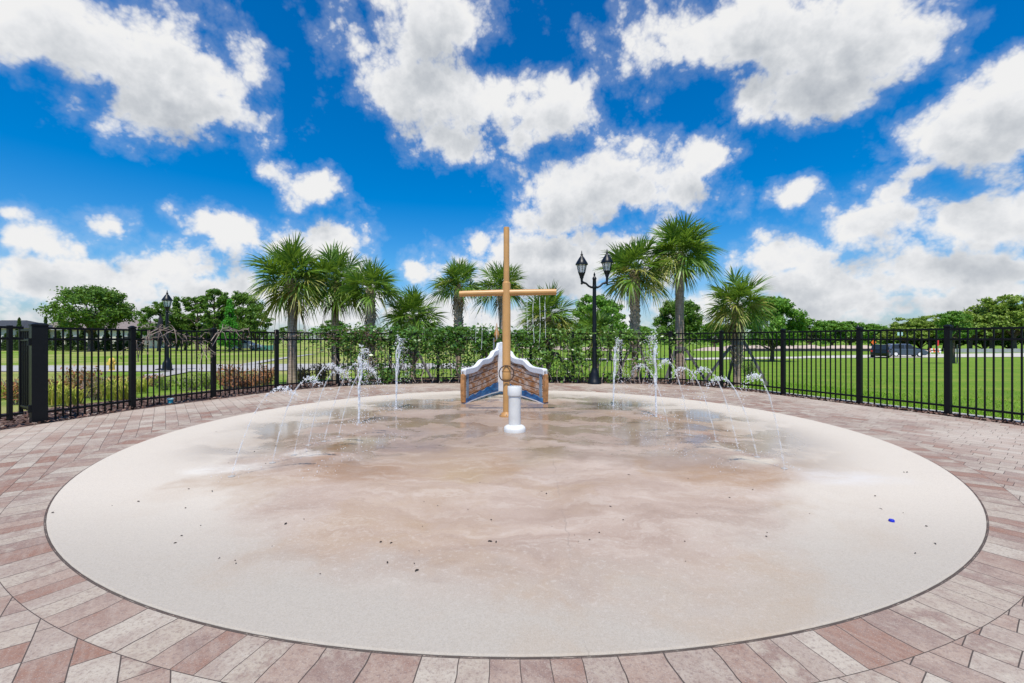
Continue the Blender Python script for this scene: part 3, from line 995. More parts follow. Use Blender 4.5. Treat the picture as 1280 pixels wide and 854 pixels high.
# ------------------------------------------------------------------ ship bow
def build_ship():
    K = Vector((-0.26, 10.25, 0.0))              # keel on the ground plan
    root = empty('ship_bow', (K.x, K.y, 0), 0, 'play ship bow of worn brown planks with white scalloped rim and blue painted waves', 'play structure')
    # one side, measured in metres: u along the side from the keel, z up
    L = 1.70
    top = [(0.0, 1.16), (0.03, 1.19), (0.10, 1.18), (0.14, 1.09), (0.22, 1.03), (0.36, 1.01), (0.43, 0.985), (0.49, 0.92), (0.57, 0.875), (0.70, 0.85), (0.86, 0.845),
           (0.97, 0.835), (1.05, 0.80), (1.12, 0.755), (1.22, 0.715), (1.36, 0.695), (1.55, 0.69), (1.66, 0.685), (L, 0.665)]
    bot = [(L, -0.02 + 0.02), (1.45, 0.035), (1.1, 0.06), (0.8, 0.075), (0.5, 0.085), (0.2, 0.085), (0.0, 0.085)]
    rim = [(u, z - (0.115 if u > 0.2 else 0.16)) for u, z in top]
    for s, ang in ((-1, math.atan2(-1.55, -0.69)), (1, math.atan2(-1.55, 0.92))):
        side = bpy.data.objects.new('hull_side', None)
        # boards carry their own mesh; the side itself is the plank panel
        mb = MB()
        poly = [(u, z - 0.03) for u, z in top] + bot
        n = len(poly)
        mb.prism(poly, -0.028, 0.028)
        p = mb.build('hull_side', M['ship_plank'], root)
        p.rotation_euler = (0, 0, ang)
        p.scale = (1.0 if s < 0 else 1.055, 1, 1)
        bpy.data.objects.remove(side)
        if s > 0:
            p['label'] = 'hull side with greyer, more worn planks'
        cap = MB()
        band = top + rim[::-1]
        nb = len(top)
        vs, fs = [], []
        for yy in (-0.052, 0.052):
            vs += [(u, yy, z) for u, z in top] + [(u, yy, z) for u, z in rim]
        for i in range(nb - 1):
            fs.append((i, i + 1, nb + i + 1, nb + i))
            o2 = 2 * nb
            fs.append((o2 + i + 1, o2 + i, o2 + nb + i, o2 + nb + i + 1))
            fs.append((i + 1, i, o2 + i, o2 + i + 1))
            fs.append((nb + i, nb + i + 1, o2 + nb + i + 1, o2 + nb + i))
        fs.append((nb - 1, 2 * nb + nb - 1, 2 * nb + 2 * nb - 1, 2 * nb - 1))
        fs.append((0, nb, 2 * nb + nb, 2 * nb))
        cap.add(vs, fs)
        cap.build('scalloped_rim', M['white_trim'], p, 0.012)
        wv = MB()
        wtop = [(0.0, 0.355)]
        for i in range(1, 25):
            u = L * i / 24
            wtop.append((u, 0.355 - 0.255 * (u / L) ** 0.8 + 0.016 * math.sin(u * 19) + 0.008 * math.sin(u * 43 + 1)))
        poly = wtop + [(u, z - 0.004) for u, z in bot]
        wv.prism(poly, -0.040, 0.040)
        wv.build('wave_band', M['ship_wave'], p)
        sk = MB()
        for i in range(len(bot) - 1):
            sk.bar((bot[i][0], 0, bot[i][1] - 0.004), (bot[i + 1][0], 0, bot[i + 1][1] - 0.004), 0.086, 0.022)
        sk.build('foot_strip', M['white_trim'], p)
        MB().box((L - 0.12, 0, 0.34), (0.09, 0.072, 0.48)).build('stile', M['ship_stile'], p, 0.006)
        MB().prism([(L - 0.03, 0.02), (L + 0.025, 0.03), (L + 0.045, 0.35), (L + 0.03, 0.58), (L - 0.03, 0.58)], -0.043, 0.043).build('end_board', M['ship_edge'], p, 0.006)
    k = MB()
    k.prism([(-0.105, 0.08), (0.115, 0.08), (0.105, 0.60), (0.10, 1.02), (0.065, 1.13), (0.045, 1.20), (-0.02, 1.205), (-0.045, 1.13), (-0.085, 1.02), (-0.10, 0.60)], -0.20, 0.06)
    k.build('keel_post', M['white_trim'], root, 0.02)
    # gilt spearhead on a thin staff behind the bow
    f = MB()
    f.tube([(-0.17, 0.35, -0.02), (-0.17, 0.35, 1.30)], 0.022, 10)
    fo = f.build('figurehead_staff', M['steel'], root)
    g = MB()
    g.lathe([(0.012, 1.28), (0.03, 1.30), (0.062, 1.345), (0.066, 1.385), (0.045, 1.45), (0.02, 1.54), (0.012, 1.62), (0.001, 1.66)], (-0.10, 0.30, 0), 16)
    g.tube([(-0.17, 0.35, 1.2), (-0.13, 0.32, 1.24), (-0.10, 0.30, 1.29)], 0.016, 8)
    g.build('figurehead', M['tan_dark'], root)


build_ship()

# ------------------------------------------------------------------ water jets
def droplets(mb, c, n, spread, r0, r1):
    for _ in range(n):
        p = (c[0] + random.gauss(0, spread[0]), c[1] + random.gauss(0, spread[1]), max(0.01, c[2] + random.gauss(0, spread[2])))
        mb.ball(p, random.uniform(r0, r1) * (0.6 + 0.8 * random.random()), 6, 4)


def blob(mb, c, r):
    """a torn clot of water: a stretched, lumpy ball"""
    ax = Vector((random.gauss(0, 1), random.gauss(0, 1), random.gauss(0, 1))).normalized()
    prof = []
    n = 6
    pts = []
    rad = []
    for i in range(n + 1):
        t = i / n
        pts.append(Vector(c) + ax * (t - 0.5) * r * 3.2 + Vector((random.gauss(0, 0.2), random.gauss(0, 0.2), random.gauss(0, 0.2))) * r)
        rad.append(max(0.08, math.sin(PI * t)) * r * random.uniform(0.7, 1.2))
    mb.tube(pts, rad, 7)


def vertical_jet(x, y, h, label, lean):
    root = empty('water_jet', (x, y, 0.009), 0, label, 'water jet', 'water jets on the splash pad')
    nz = MB().lathe([(0.032, 0.0), (0.032, 0.004), (0.015, 0.006), (0.010, 0.002)], n=18)
    nz.build('nozzle', M['concrete'], root)
    st = MB()
    for strand in range(3):
        pts, rad = [], []
        n = 26
        ph = random.uniform(0, 6)
        top = h * (0.86 if strand == 0 else random.uniform(0.6, 0.95))
        for i in range(n + 1):
            t = i / n
            wob = 0.004 + 0.022 * t * t
            pts.append((lean * t * t + wob * math.sin(ph + 13 * t) + 0.004 * math.cos(strand * 2.1), wob * math.cos(ph + 11 * t), top * t + 0.005))
            rad.append((0.0135 + 0.010 * t * t) * random.uniform(0.75, 1.25) * (1.0 if strand == 0 else 0.6))
        rad[-1] = 0.003
        st.tube(pts, rad, 8)
    st.build('stream', M['water'], root)
    sp = MB()
    # broken crest
    for k in range(42):
        t = random.random()
        z = h * (0.62 + 0.38 * t ** 0.7)
        sc = 0.055 * (1 - 0.55 * (z / h - 0.62) / 0.38)
        blob(sp, (lean + random.gauss(0, sc), random.gauss(0, sc), z), random.uniform(0.004, 0.011))
    # falling curtain
    for k in range(420):
        t = random.random()
        z = h * (1 - t ** 1.6) * 0.95
        side = 0.05 + 0.09 * t
        sp.ball((lean * 1.3 + abs(random.gauss(0, side)) * (1 if lean > 0 else -1) + random.gauss(0, 0.02), random.gauss(0, 0.05), max(0.02, z)), random.uniform(0.0022, 0.0075), 6, 4)
    # splash crown at the foot
    for k in range(80):
        a = random.uniform(0, 6.28); d = random.uniform(0.03, 0.32)
        sp.ball((math.cos(a) * d, math.sin(a) * d, random.uniform(0.0, 0.05)), random.uniform(0.003, 0.007), 6, 4)
    tag(sp.build('spray', M['drops'], root), kind='stuff')
    return root


vertical_jet(-2.28, 6.63, 1.17, 'upright water jet behind the row of arcing jets, nearer the gate', 0.03)
vertical_jet(-2.08, 8.00, 1.33, 'upright water jet in front of the leafy vine hedge, behind the nearer jet', 0.035)
vertical_jet(1.91, 8.39, 1.31, 'upright water jet beside the double lamp post, the one closest to it', 0.045)
vertical_jet(2.32, 7.18, 1.38, 'tall upright water jet in front of the palm with props', -0.02)


def arc_jet(x, y, sgn, apex, drift, fall, label):
    """a jet that leans in over the pad and breaks up at its top"""
    root = empty('arcing_jet', (x, y, 0.009), 0, label, 'water jet', 'arcing jets in two rows on the splash pad')
    MB().lathe([(0.03, 0.0), (0.03, 0.003), (0.014, 0.005), (0.010, 0.002)], n=18).build('nozzle', M['concrete'], root)
    tt = 1.0 + fall
    pts = []
    n = 44
    yd = random.uniform(-0.10, 0.10)
    for i in range(n + 1):
        t = tt * i / n
        pts.append(Vector((sgn * drift * t, yd * t, apex * (2 * t - t * t) + 0.004)))
    st = MB()
    # clear rope of water, thinning as it climbs, then torn into drops
    cut = int(n * 0.58)
    a = [p + Vector((0.004 * math.sin(i * 0.9), 0.004 * math.cos(i * 1.3), 0)) * (i / n) for i, p in enumerate(pts[:cut])]
    st.tube(a, [0.0078 * random.uniform(0.5, 1.25) for _ in a], 7)
    st.build('stream', M['thin_water'], root)
    sp = MB()
    for k in range(250):
        t = random.triangular(0.42, 1.0, 0.75)
        f = t * n
        p = pts[int(f)].lerp(pts[min(n, int(f) + 1)], f - int(f))
        g = 0.004 + 0.017 * max(0, t - 0.5) / 0.5
        # drops bunch together as the stream pulses
        if math.sin(f * 1.7 + x * 9) + random.random() < 0.15:
            continue
        sp.ball((p.x + random.gauss(0, g), p.y + random.gauss(0, g), max(0.02, p.z + random.gauss(0, g) - 0.05 * random.random() ** 3)), random.uniform(0.002, 0.0062) * (1.3 if random.random() < 0.12 else 1), 6, 4)
    for k in range(9):
        p = pts[random.randint(cut - 1, int(n * 0.9))]
        blob(sp, p + Vector((random.gauss(0, 0.01), random.gauss(0, 0.01), random.gauss(0, 0.012))), random.uniform(0.004, 0.009))
    e = pts[-1]
    for k in range(42):
        t = random.random()
        sp.ball((e.x + sgn * drift * 0.45 * t + random.gauss(0, 0.05), e.y + random.gauss(0, 0.05), max(0.015, e.z * (1 - t * t) + random.gauss(0, 0.04))), random.uniform(0.002, 0.006), 6, 4)
    for k in range(36):
        aa = random.uniform(0, 6.28); d = random.uniform(0.03, 0.22)
        sp.ball((math.cos(aa) * d + (e.x + sgn * drift * 0.45 if k % 2 else 0), math.sin(aa) * d, random.uniform(0.0, 0.06)), random.uniform(0.002, 0.005), 6, 4)
    tag(sp.build('spray', M['drops'], root), kind='stuff')


order = ['first', 'second', 'third', 'fourth', 'fifth', 'sixth']
for k, (x, y, ap, dr, fl) in enumerate([(-2.55, 4.05, 0.80, 0.42, 0.45), (-2.42, 4.50, 0.86, 0.40, 0.40), (-2.35, 4.80, 0.97, 0.36, 0.45), (-2.40, 5.25, 0.90, 0.40, 0.5), (-2.30, 5.45, 0.97, 0.42, 0.55), (-2.22, 5.70, 0.88, 0.36, 0.6)]):
    arc_jet(x, y, 1, ap, dr, fl, order[k] + ' arcing water jet from the camera in the row on the gate side')
for k, (x, y, ap, dr, fl) in enumerate([(2.63, 4.30, 0.91, 0.32, 0.42), (2.60, 4.72, 0.84, 0.36, 0.5), (2.54, 5.00, 0.92, 0.38, 0.5), (2.50, 5.45, 0.90, 0.42, 0.5), (2.32, 5.80, 0.98, 0.34, 0.45), (2.20, 6.25, 0.88, 0.36, 0.55)]):
    arc_jet(x, y, -1, ap, dr, fl, order[k] + ' arcing water jet from the camera in the row facing the lawn')

# ------------------------------------------------------------------ lamps
def lantern(parent, c, k=1.0):
    x, y, z = c
    MB().lathe([(0.030 * k, 0), (0.055 * k, 0.02 * k), (0.058 * k, 0.06 * k), (0.075 * k, 0.10 * k), (0.095 * k, 0.155 * k), (0.10 * k, 0.175 * k)], (x, y, z), 8, smooth=False).build('lantern_cup', M['lamp_metal'], parent)
    g = MB().lathe([(0.088 * k, 0.176 * k), (0.135 * k, 0.40 * k)], (x, y, z), 8, smooth=False).build('lantern_glass', M['lantern_glass'], parent)
    b = MB()
    for i in range(8):
        t = 2 * PI * i / 8
        b.bar((x + math.cos(t) * 0.093 * k, y + math.sin(t) * 0.093 * k, z + 0.17 * k), (x + math.cos(t) * 0.142 * k, y + math.sin(t) * 0.142 * k, z + 0.405 * k), 0.014 * k)
    b.build('lantern_cage', M['lamp_metal'], parent)
    MB().lathe([(0.150 * k, 0.395 * k), (0.178 * k, 0.40 * k), (0.178 * k, 0.425 * k), (0.135 * k, 0.50 * k), (0.075 * k, 0.60 * k), (0.035 * k, 0.65 * k), (0.03 * k, 0.665 * k), (0.04 * k, 0.69 * k), (0.018 * k, 0.72 * k), (0.008 * k, 0.80 * k), (0.001, 0.81 * k)],
               (x, y, z), 16).build('lantern_roof', M['lamp_metal'], parent)


dl = empty('street_lamp', (at(743, 12.72), 12.72, -0.01), 0, 'black double street lamp with two lanterns on curled arms', 'street lamp')
MB().lathe([(0.20, -0.05), (0.20, 0.05), (0.185, 0.07), (0.17, 0.13), (0.145, 0.16), (0.135, 0.30), (0.105, 0.36), (0.085, 0.42), (0.078, 0.46)], n=16).build('base', M['lamp_metal'], dl)
MB().lathe([(0.066, 0.45), (0.060, 1.6), (0.052, 2.72), (0.075, 2.74), (0.075, 2.78), (0.055, 2.80), (0.05, 2.98), (0.062, 3.0), (0.055, 3.03), (0.02, 3.08), (0.03, 3.12), (0.015, 3.17), (0.001, 3.2)], n=20).build('pole', M['lamp_metal'], dl)
for s, dy, zl in ((-1, -0.02, 3.0), (1, 0.02, 3.06)):
    pts = [(0, 0, 2.76), (s * 0.09, dy * .3, 2.76), (s * 0.17, dy * .5, 2.80), (s * 0.24, dy * .7, 2.87), (s * 0.31, dy, 2.89), (s * 0.36, dy, 2.92), (s * 0.365, dy, 2.98), (s * 0.365, dy, zl + 0.03)]
    sp = smooth_line([p for p in pts], 4) if False else pts
    arm = MB()
    arm.tube(sp, [0.034, 0.032, 0.028, 0.028, 0.034, 0.036, 0.036, 0.036], 10)
    arm.ball((s * 0.365, dy, 2.87), 0.035, 10, 6)
    a = arm.build('arm', M['lamp_metal'], dl)
    lantern(a, (s * 0.365, dy, zl))


def single_lamp(px, py, label, hz=3.4, k=1.0, group=None):
    x, y = on_ground(px, py)
    r = empty('street_lamp', (x, y, ground(x, y)), 0, label, 'street lamp', group)
    MB().lathe([(0.27, 0), (0.27, 0.08), (0.22, 0.12), (0.20, 0.42), (0.15, 0.50), (0.11, 0.62), (0.095, 0.70)], n=12).build('base', M['lamp_metal'], r)
    MB().lathe([(0.085, 0.68), (0.065, hz - 0.02), (0.10, hz), (0.06, hz + 0.04)], n=14).build('pole', M['lamp_metal'], r)
    lantern(r, (0, 0, hz + 0.02), k)
    return r, x, y


lam, lx, ly = single_lamp(209, 464, 'black single street lamp on the lawn by the pale sidewalk', 3.05, 1.35)
single_lamp(1072.5, 448.5, 'distant black lamp whose finial tops the fence post near the cars', 3.45, 1.2)
# furled dark banner on a thin staff beside the single lamp
bx, by = on_ground(200, 463)
bn = empty('furled_banner', (bx, by, ground(bx, by)), 0, 'furled dark banner on a staff beside the single street lamp', 'banner')
MB().tube([(0, 0, 0), (0, 0, 3.0)], 0.035, 8).build('staff', M['black_metal'], bn)
mb = MB()
pts, rad = [], []
for i in range(15):
    t = i / 14
    pts.append((0.03 * math.sin(t * 9), 0.02 * math.cos(t * 7), 0.9 + 2.05 * t))
    rad.append(0.02 + 0.20 * math.sin(PI * min(1, (1 - t) * 1.25)) ** 0.8 * (1 - 0.55 * t) + 0.02 * math.sin(i * 2.3))
mb.tube(pts, [max(0.015, r) for r in rad], 9)
mb.build('cloth', M['flag_dark'], bn)
MB().lathe([(0.22, 0), (0.2, 0.06), (0.06, 0.10)], n=12).build('base', M['black_metal'], bn)

# ------------------------------------------------------------------ hydrant
hx, hy = on_ground(140, 463.8)
hyd = empty('fire_hydrant', (hx, hy, ground(hx, hy)), 0, 'yellow fire hydrant on the grass beside the pale sidewalk', 'fire hydrant')
MB().lathe([(0.17, 0), (0.17, 0.045), (0.115, 0.06), (0.115, 0.48), (0.15, 0.485), (0.15, 0.525), (0.125, 0.53)], n=18).build('barrel', M['hydrant_yellow'], hyd)
MB().lathe([(0.145, 0.526), (0.14, 0.58), (0.10, 0.65), (0.045, 0.68), (0.035, 0.685), (0.035, 0.73), (0.001, 0.735)], n=18).build('bonnet', M['hydrant_yellow'], hyd)
for dx, dy, r in ((1, 0, 0.055), (-1, 0, 0.055), (0, -1, 0.075)):
    MB().tube([(dx * 0.10, dy * 0.10, 0.40), (dx * 0.18, dy * 0.18, 0.40), (dx * 0.181, dy * 0.181, 0.40), (dx * 0.215, dy * 0.215, 0.40)], [r, r, r * 1.25, r * 1.25], 12).build('outlet_cap', M['hydrant_yellow'], hyd)

# ------------------------------------------------------------------ palms
def frond_quads(hub, az, el, R, droop, out, rnd):
    d = Vector((math.cos(az) * math.cos(el), math.sin(az) * math.cos(el), math.sin(el)))
    plen = R * rnd.uniform(0.24, 0.46)
    pts = []
    for i in range(5):
        t = i / 4
        p = Vector(hub) + d * (plen * t)
        p.z -= droop * 0.25 * plen * t * t
        pts.append(p)
    f = (pts[-1] - pts[-2]).normalized()
    side = f.cross(Vector((0, 0, 1)))
    if side.length < 0.05:
        side = Vector((1, 0, 0))
    side.normalize()
    roll = rnd.gauss(0, 0.6)
    nrm = side.cross(f).normalized()
    side2 = side * math.cos(roll) + nrm * math.sin(roll)
    nrm = side2.cross(f).normalized()
    side = side2
    for i in range(4):
        w0, w1 = 0.014 * (1 - 0.1 * i), 0.014 * (1 - 0.1 * (i + 1))
        out.append([pts[i] - side * w0, pts[i] + side * w0, pts[i + 1] + side * w1, pts[i + 1] - side * w1])
    E = pts[-1]
    n = 23
    for k in range(n):
        ph = (k / (n - 1) - 0.5) * 2 * math.radians(100)
        c, s = math.cos(ph), math.sin(ph)
        base = E + f * (R * 0.16 * max(0, c)) - Vector((0, 0, 1)) * (droop * R * 0.04 * max(0, c))
        dr = (f * (c * 0.9 + 0.25) + side * s + nrm * (0.30 * abs(s) - 0.05)).normalized()
        ln = R * rnd.uniform(0.50, 0.64) * (0.66 + 0.34 * max(0, c))
        dr = (dr + Vector((rnd.gauss(0, 0.07), rnd.gauss(0, 0.07), rnd.gauss(0, 0.07)))).normalized()
        wd = dr.cross((nrm + side * rnd.gauss(0, 0.5)).normalized())
        if wd.length < 1e-3:
            continue
        wd.normalize()
        prev = None
        for t, w in ((0.0, 0.008), (0.38, 0.022), (0.66, 0.013), (1.0, 0.002)):
            p = base + dr * (ln * t)
            p.z -= ln * (0.10 + 0.46 * droop) * t ** 2.6
            w *= R / 1.2
            cur = (p - wd * w, p + wd * w)
            if prev:
                out.append([prev[0], prev[1], cur[1], cur[0]])
            prev = cur


def palm(px, Y, hub_y, R, label, boots=False, girth=0.145, n=34, seed=0, yellow=0.12, lean=0.0, dead=2, lowest=-0.75):
    n = int(n * 1.3)
    girth *= 0.9
    R *= 0.95
    if boots:
        girth *= 0.72
    rnd = random.Random(seed)
    x = at(px, Y)
    g = ground(x, Y)
    hz = zat(hub_y, Y) - g
    root = empty('palm_tree', (x, Y, g), 0, label, 'palm tree', 'palms planted around the splash pad fence')
    # trunk
    pts, rad = [], []
    m = 22
    for i in range(m + 1):
        t = i / m
        pts.append((lean * t * (1 - t) * 0.6 + lean * 0.2 * t, 0.0, hz * t))
        rad.append(girth * (1.12 - 0.14 * t + (0.18 * (1 - t * 9) if t < 0.11 else 0)) * (1 + 0.03 * math.sin(i * 2.1)))
    top = pts[-1]
    tk = MB().tube(pts, rad, 14)
    to = tk.build('trunk', M['palm_trunk'], root)
    # leaf bases: clasping the trunk on booted palms, a collar under the crown on the others
    bm = MB()
    z0 = 0.28 * hz if boots else hz - 0.42
    rows = int((hz - z0) / 0.085)
    for r in range(rows):
        z = z0 + 0.085 * r
        for k in range(5):
            a = 2 * PI * (k / 5) + r * 0.63
            out = rnd.uniform(0.35, 0.6) if boots else rnd.uniform(0.25, 0.6)
            rr = girth * 0.98
            tx = lean * (z / hz) * (1 - z / hz) * 0.6 + lean * 0.2 * z / hz
            p0 = Vector((math.cos(a) * rr + tx, math.sin(a) * rr, z))
            dirv = Vector((math.cos(a) * out, math.sin(a) * out, 1)).normalized()
            ln = rnd.uniform(0.13, 0.22)
            tang = Vector((-math.sin(a), math.cos(a), 0))
            w0, w1 = 0.075, rnd.uniform(0.02, 0.035)
            nn = dirv.cross(tang).normalized() * 0.012
            q = p0 + dirv * ln
            bm.add([p0 - tang * w0 - nn, p0 + tang * w0 - nn, q + tang * w1 - nn, q - tang * w1 - nn, p0 - tang * w0 + nn, p0 + tang * w0 + nn, q + tang * w1 + nn, q - tang * w1 + nn],
                   [(0, 1, 2, 3), (7, 6, 5, 4), (2, 6, 7, 3), (1, 5, 6, 2), (0, 3, 7, 4)])
    bm.build('leaf_base', M['boot'], to)
    # crown
    green, yel, brown = [], [], []
    for k in range(n):
        t = (k + 0.5) / n
        el = math.asin(math.sin(math.radians(84)) * (1 - t) + math.sin(lowest * 0.76) * t)
        el += rnd.gauss(0, 0.13)
        az = k * 2.39996 + rnd.gauss(0, 0.2)
        droop = 0.10 + 0.72 * t * t + rnd.uniform(-0.1, 0.15)
        tgt = yel if (t > 0.6 and rnd.random() < yellow * 2.2) else green
        frond_quads((top[0], top[1], top[2] + 0.10 * (1 - t)), az, el, R * rnd.uniform(0.92, 1.08), droop, tgt, rnd)
    for k in range(16):      # young leaves packed round the heart
        frond_quads((top[0], top[1], top[2] - 0.12 + 0.2 * rnd.random()), rnd.uniform(0, 6.28), rnd.uniform(-0.15, 1.2), R * rnd.uniform(0.42, 0.62), 0.3, green, rnd)
    for k in range(dead):
        frond_quads((top[0], top[1], top[2] - 0.15), rnd.uniform(0, 6.28), -1.15 + rnd.gauss(0, 0.1), R * 0.75, 1.0, brown, rnd)
    allq = green + yel + brown
    idx = [0] * len(green) + [1] * len(yel) + [2] * len(brown)
    Qa = np.array([[tuple(v) for v in q] for q in allq])
    # nothing of the crown hangs into the ground
    Qa[:, :, 2] = np.maximum(Qa[:, :, 2], 0.02)
    quads_obj('crown', Qa, [M['palm_leaf'], M['palm_yellow'], M['palm_dead']], root, idx)
    return root, x, Y, g


palm(365.5, 13.9, 349, 1.38, 'smooth trunked palm with the broadest crown, behind the bare vines on the fence', girth=0.145, n=40, seed=1, yellow=0.2)
palm(419, 14.6, 352, 1.28, 'palm with a brown leaf collar between the broadest palm and a rough trunked one', girth=0.125, n=36, seed=2, dead=4, lowest=-0.9)
palm(463, 14.2, 362, 1.10, 'palm with a crisscross trunk where the vine hedge begins', boots=True, girth=0.125, n=32, seed=3, lowest=-0.5)
palm(516.5, 14.6, 398, 1.10, 'short dark palm whose crown barely clears the vine hedge', boots=True, girth=0.135, n=32, seed=4, yellow=0.02, lowest=-0.55)
palm(573, 14.1, 357, 0.92, 'palm with a crisscross trunk behind the tip of the mast crossbar', boots=True, girth=0.125, n=32, seed=5, lowest=-0.35)
palm(628, 14.5, 361, 0.98, 'palm directly behind the tan mast, its trunk half hidden', boots=False, girth=0.12, n=32, seed=6, dead=3, lowest=-0.45)
palm(686, 14.0, 396, 1.14, 'low palm with yellowish drooping leaves under the end of the crossbar', boots=True, girth=0.12, n=36, seed=7, yellow=0.45, lowest=-0.8)
palm(745, 14.7, 414, 0.85, 'young bright green palm tucked behind the double lamp post', boots=False, girth=0.10, n=24, seed=8, yellow=0.2, lowest=-0.2)
P9 = palm(793, 13.75, 339, 1.20, 'shaggy trunked palm between the double lamp and the tallest palm', boots=True, girth=0.14, n=36, seed=9, yellow=0.3, lean=0.06)
P10 = palm(850, 13.95, 316, 1.30, 'tallest palm, with a smooth straight trunk, in front of a round dark tree', girth=0.14, n=40, seed=10, lean=-0.04)
P11 = palm(921.5, 12.95, 382, 1.12, 'short palm with a pale booted trunk held by long slanting props at the lawn edge', boots=True, girth=0.145, n=34, seed=11, yellow=0.25)


def braces(P, hts, feet, label):
    root, x, Y, g = P
    r = empty('palm_brace', (x, Y, g), 0, label, 'tree brace', 'timber braces holding up palms')
    hb = max(hts)
    MB().lathe([(0.165, hb - 0.12), (0.165, hb + 0.02)], n=14).build('strap', M['wood_grey'], r)
    for h, (fx, fy) in zip(hts, feet):
        d = Vector((fx, fy)).normalized() * 0.17
        zf = ground(x + fx, Y + fy) - g + 0.02
        MB().bar((fx, fy, zf), (d.x, d.y, h), 0.055, 0.075).build('prop', M['wood_grey'], r)


braces(P9, [1.05, 0.95, 1.0], [(0.45, -0.25), (-0.55, 0.3), (0.4, 0.7)], 'grey timber props around the shaggy trunked palm')
braces(P10, [1.05, 1.0, 1.1], [(0.75, -0.2), (-0.5, -0.1), (0.2, 0.9)], 'grey timber props around the tallest palm')
braces(P11, [1.15, 1.3, 1.1], [(-0.95, 0.15), (0.70, -0.35), (0.2, 1.0)], 'long grey timber props around the short palm at the lawn edge')
bx0 = at(716, 13.7)
braces((None, at(690, 14.0), 14.0, ground(at(690, 14.0), 14.0)), [0.9, 0.85], [(0.62, -0.3), (-0.5, 0.3)], 'grey timber props around the low yellowish palm')
braces((None, at(516.5, 14.6), 14.6, ground(at(516.5, 14.6), 14.6)), [1.0, 0.95], [(0.75, -0.6), (-0.5, -0.5)], 'grey timber props around the short dark palm')

# ------------------------------------------------------------------ climbing vines on the fence
def vine(x0, x1, dens, m, label, ztop=1.60, zlow=0.05, thick=0.17, lowfill=0.5, lsize=0.052, twigs=7, band=0.45):
    """leafy growth over the fence between two points along it"""
    def fpt(x):
        for a, b in zip(FENCE[:-1], FENCE[1:]):
            if a[0] <= x <= b[0] and a[1] > 6:
                t = (x - a[0]) / (b[0] - a[0])
                return a[1] + (b[1] - a[1]) * t
        return 13.0
    xm = (x0 + x1) / 2
    ym = fpt(xm)
    root = empty('climbing_vine', (xm, ym, 0), 0, label, 'climbing vine', 'vines grown over the fence')
    st = MB()
    pth = []
    for k in range(twigs):
        xx = x0 + (x1 - x0) * (k + 0.5) / twigs + random.gauss(0, 0.05)
        pts = []
        h = ztop - random.uniform(0.05, 0.3)
        for i in range(8):
            t = i / 7
            q = xx + 0.10 * math.sin(t * 6 + k) + random.gauss(0, 0.02)
            pts.append((q - xm, fpt(min(max(q, -7), 5.4)) - ym - 0.06 + 0.05 * math.sin(t * 9 + k), -0.05 + h * t))
        pth.append(pts)
        st.tube(pts, [0.014 * (1 - 0.6 * i / 7) for i in range(8)], 6)
    st.build('stem', M['twig'], root)
    W = abs(x1 - x0)
    N = int(dens * W * 1.4)
    Q = []
    # clumps keep the outline uneven
    cl = []
    for k in range(int(30 * W)):
        top = random.random() < (1 - lowfill * 0.6)
        z = random.uniform(ztop - band, ztop - 0.05) if top else random.uniform(zlow + 0.1, ztop - band)
        cl.append((random.uniform(x0, x1), z, random.uniform(0.09, 0.20)))
    for i in range(N):
        cx, cz, cr = cl[random.randrange(len(cl))]
        x = cx + random.gauss(0, cr)
        z = cz + random.gauss(0, cr * 0.8)
        if z > ztop + 0.03:
            z = ztop + 0.03 - abs(random.gauss(0, 0.05))
        if random.random() < 0.012:
            z = ztop + random.uniform(0, 0.14)
        z = max(zlow, z)
        y = fpt(min(max(x, -7.2), 5.4)) + random.gauss(0, thick)
        if y > fpt(min(max(x, -7.2), 5.4)) + 0.4:
            continue
        s = lsize * random.uniform(0.7, 1.35)
        R = Euler((random.gauss(0.7, 0.6), random.gauss(0, 0.5), random.uniform(0, 6.28))).to_matrix()
        c = Vector((x - xm, y - ym, z))
        Q.append([tuple(R @ Vector(p) * s + c) for p in ((-1, 0, 0), (0, -0.5, 0.12), (1, 0, 0), (0, 0.5, 0.12))])
    quads_obj('foliage', np.array(Q), m, root)
    return root


vine(-4.85, -3.75, 800, [M['dry_leaf']], 'dried pinkish vine thinning out over the fence beside the broadest palm', 1.50, 0.45, 0.14, 0.25, 0.034, 8, 0.35)
vine(-4.75, -3.35, 1150, M['vine_leaf'], 'green vine behind the nearer upright jet on the gate side, thick down to the mulch', 1.60, 0.05, 0.17, 0.75)
vine(-3.45, -2.0, 1350, M['vine_leaf'], 'dense green vine under the short dark palm with pale gaps below', 1.58, 0.1, 0.18, 0.35, band=0.62)
vine(-2.05, -0.7, 1500, M['vine_leaf'], 'dense green vine on the fence just beside the planked ship bow', 1.60, 0.1, 0.18, 0.40, band=0.68)
vine(-0.75, 0.55, 800, M['vine_leaf'], 'vine on the fence directly behind the ship bow', 1.52, 0.3, 0.16, 0.4)
vine(0.5, 1.85, 1050, M['vine_lime'], 'sprawling pale green vine between the ship bow and the double lamp', 1.55, 0.05, 0.18, 0.8, band=0.55)
vine(1.8, 2.9, 900, M['vine_lime'], 'pale green vine wrapped around the fence behind the double lamp', 1.60, 0.05, 0.18, 0.6)
vine(3.0, 4.1, 520, M['vine_lime'], 'loose light green vine at the foot of the shaggy trunked palm', 1.52, 0.3, 0.16, 0.45, band=0.4)
vine(4.4, 5.2, 110, M['vine_lime'], 'last sparse vine tips on the fence by the tallest palm', 1.45, 0.6, 0.12, 0.3, 0.045, 2)

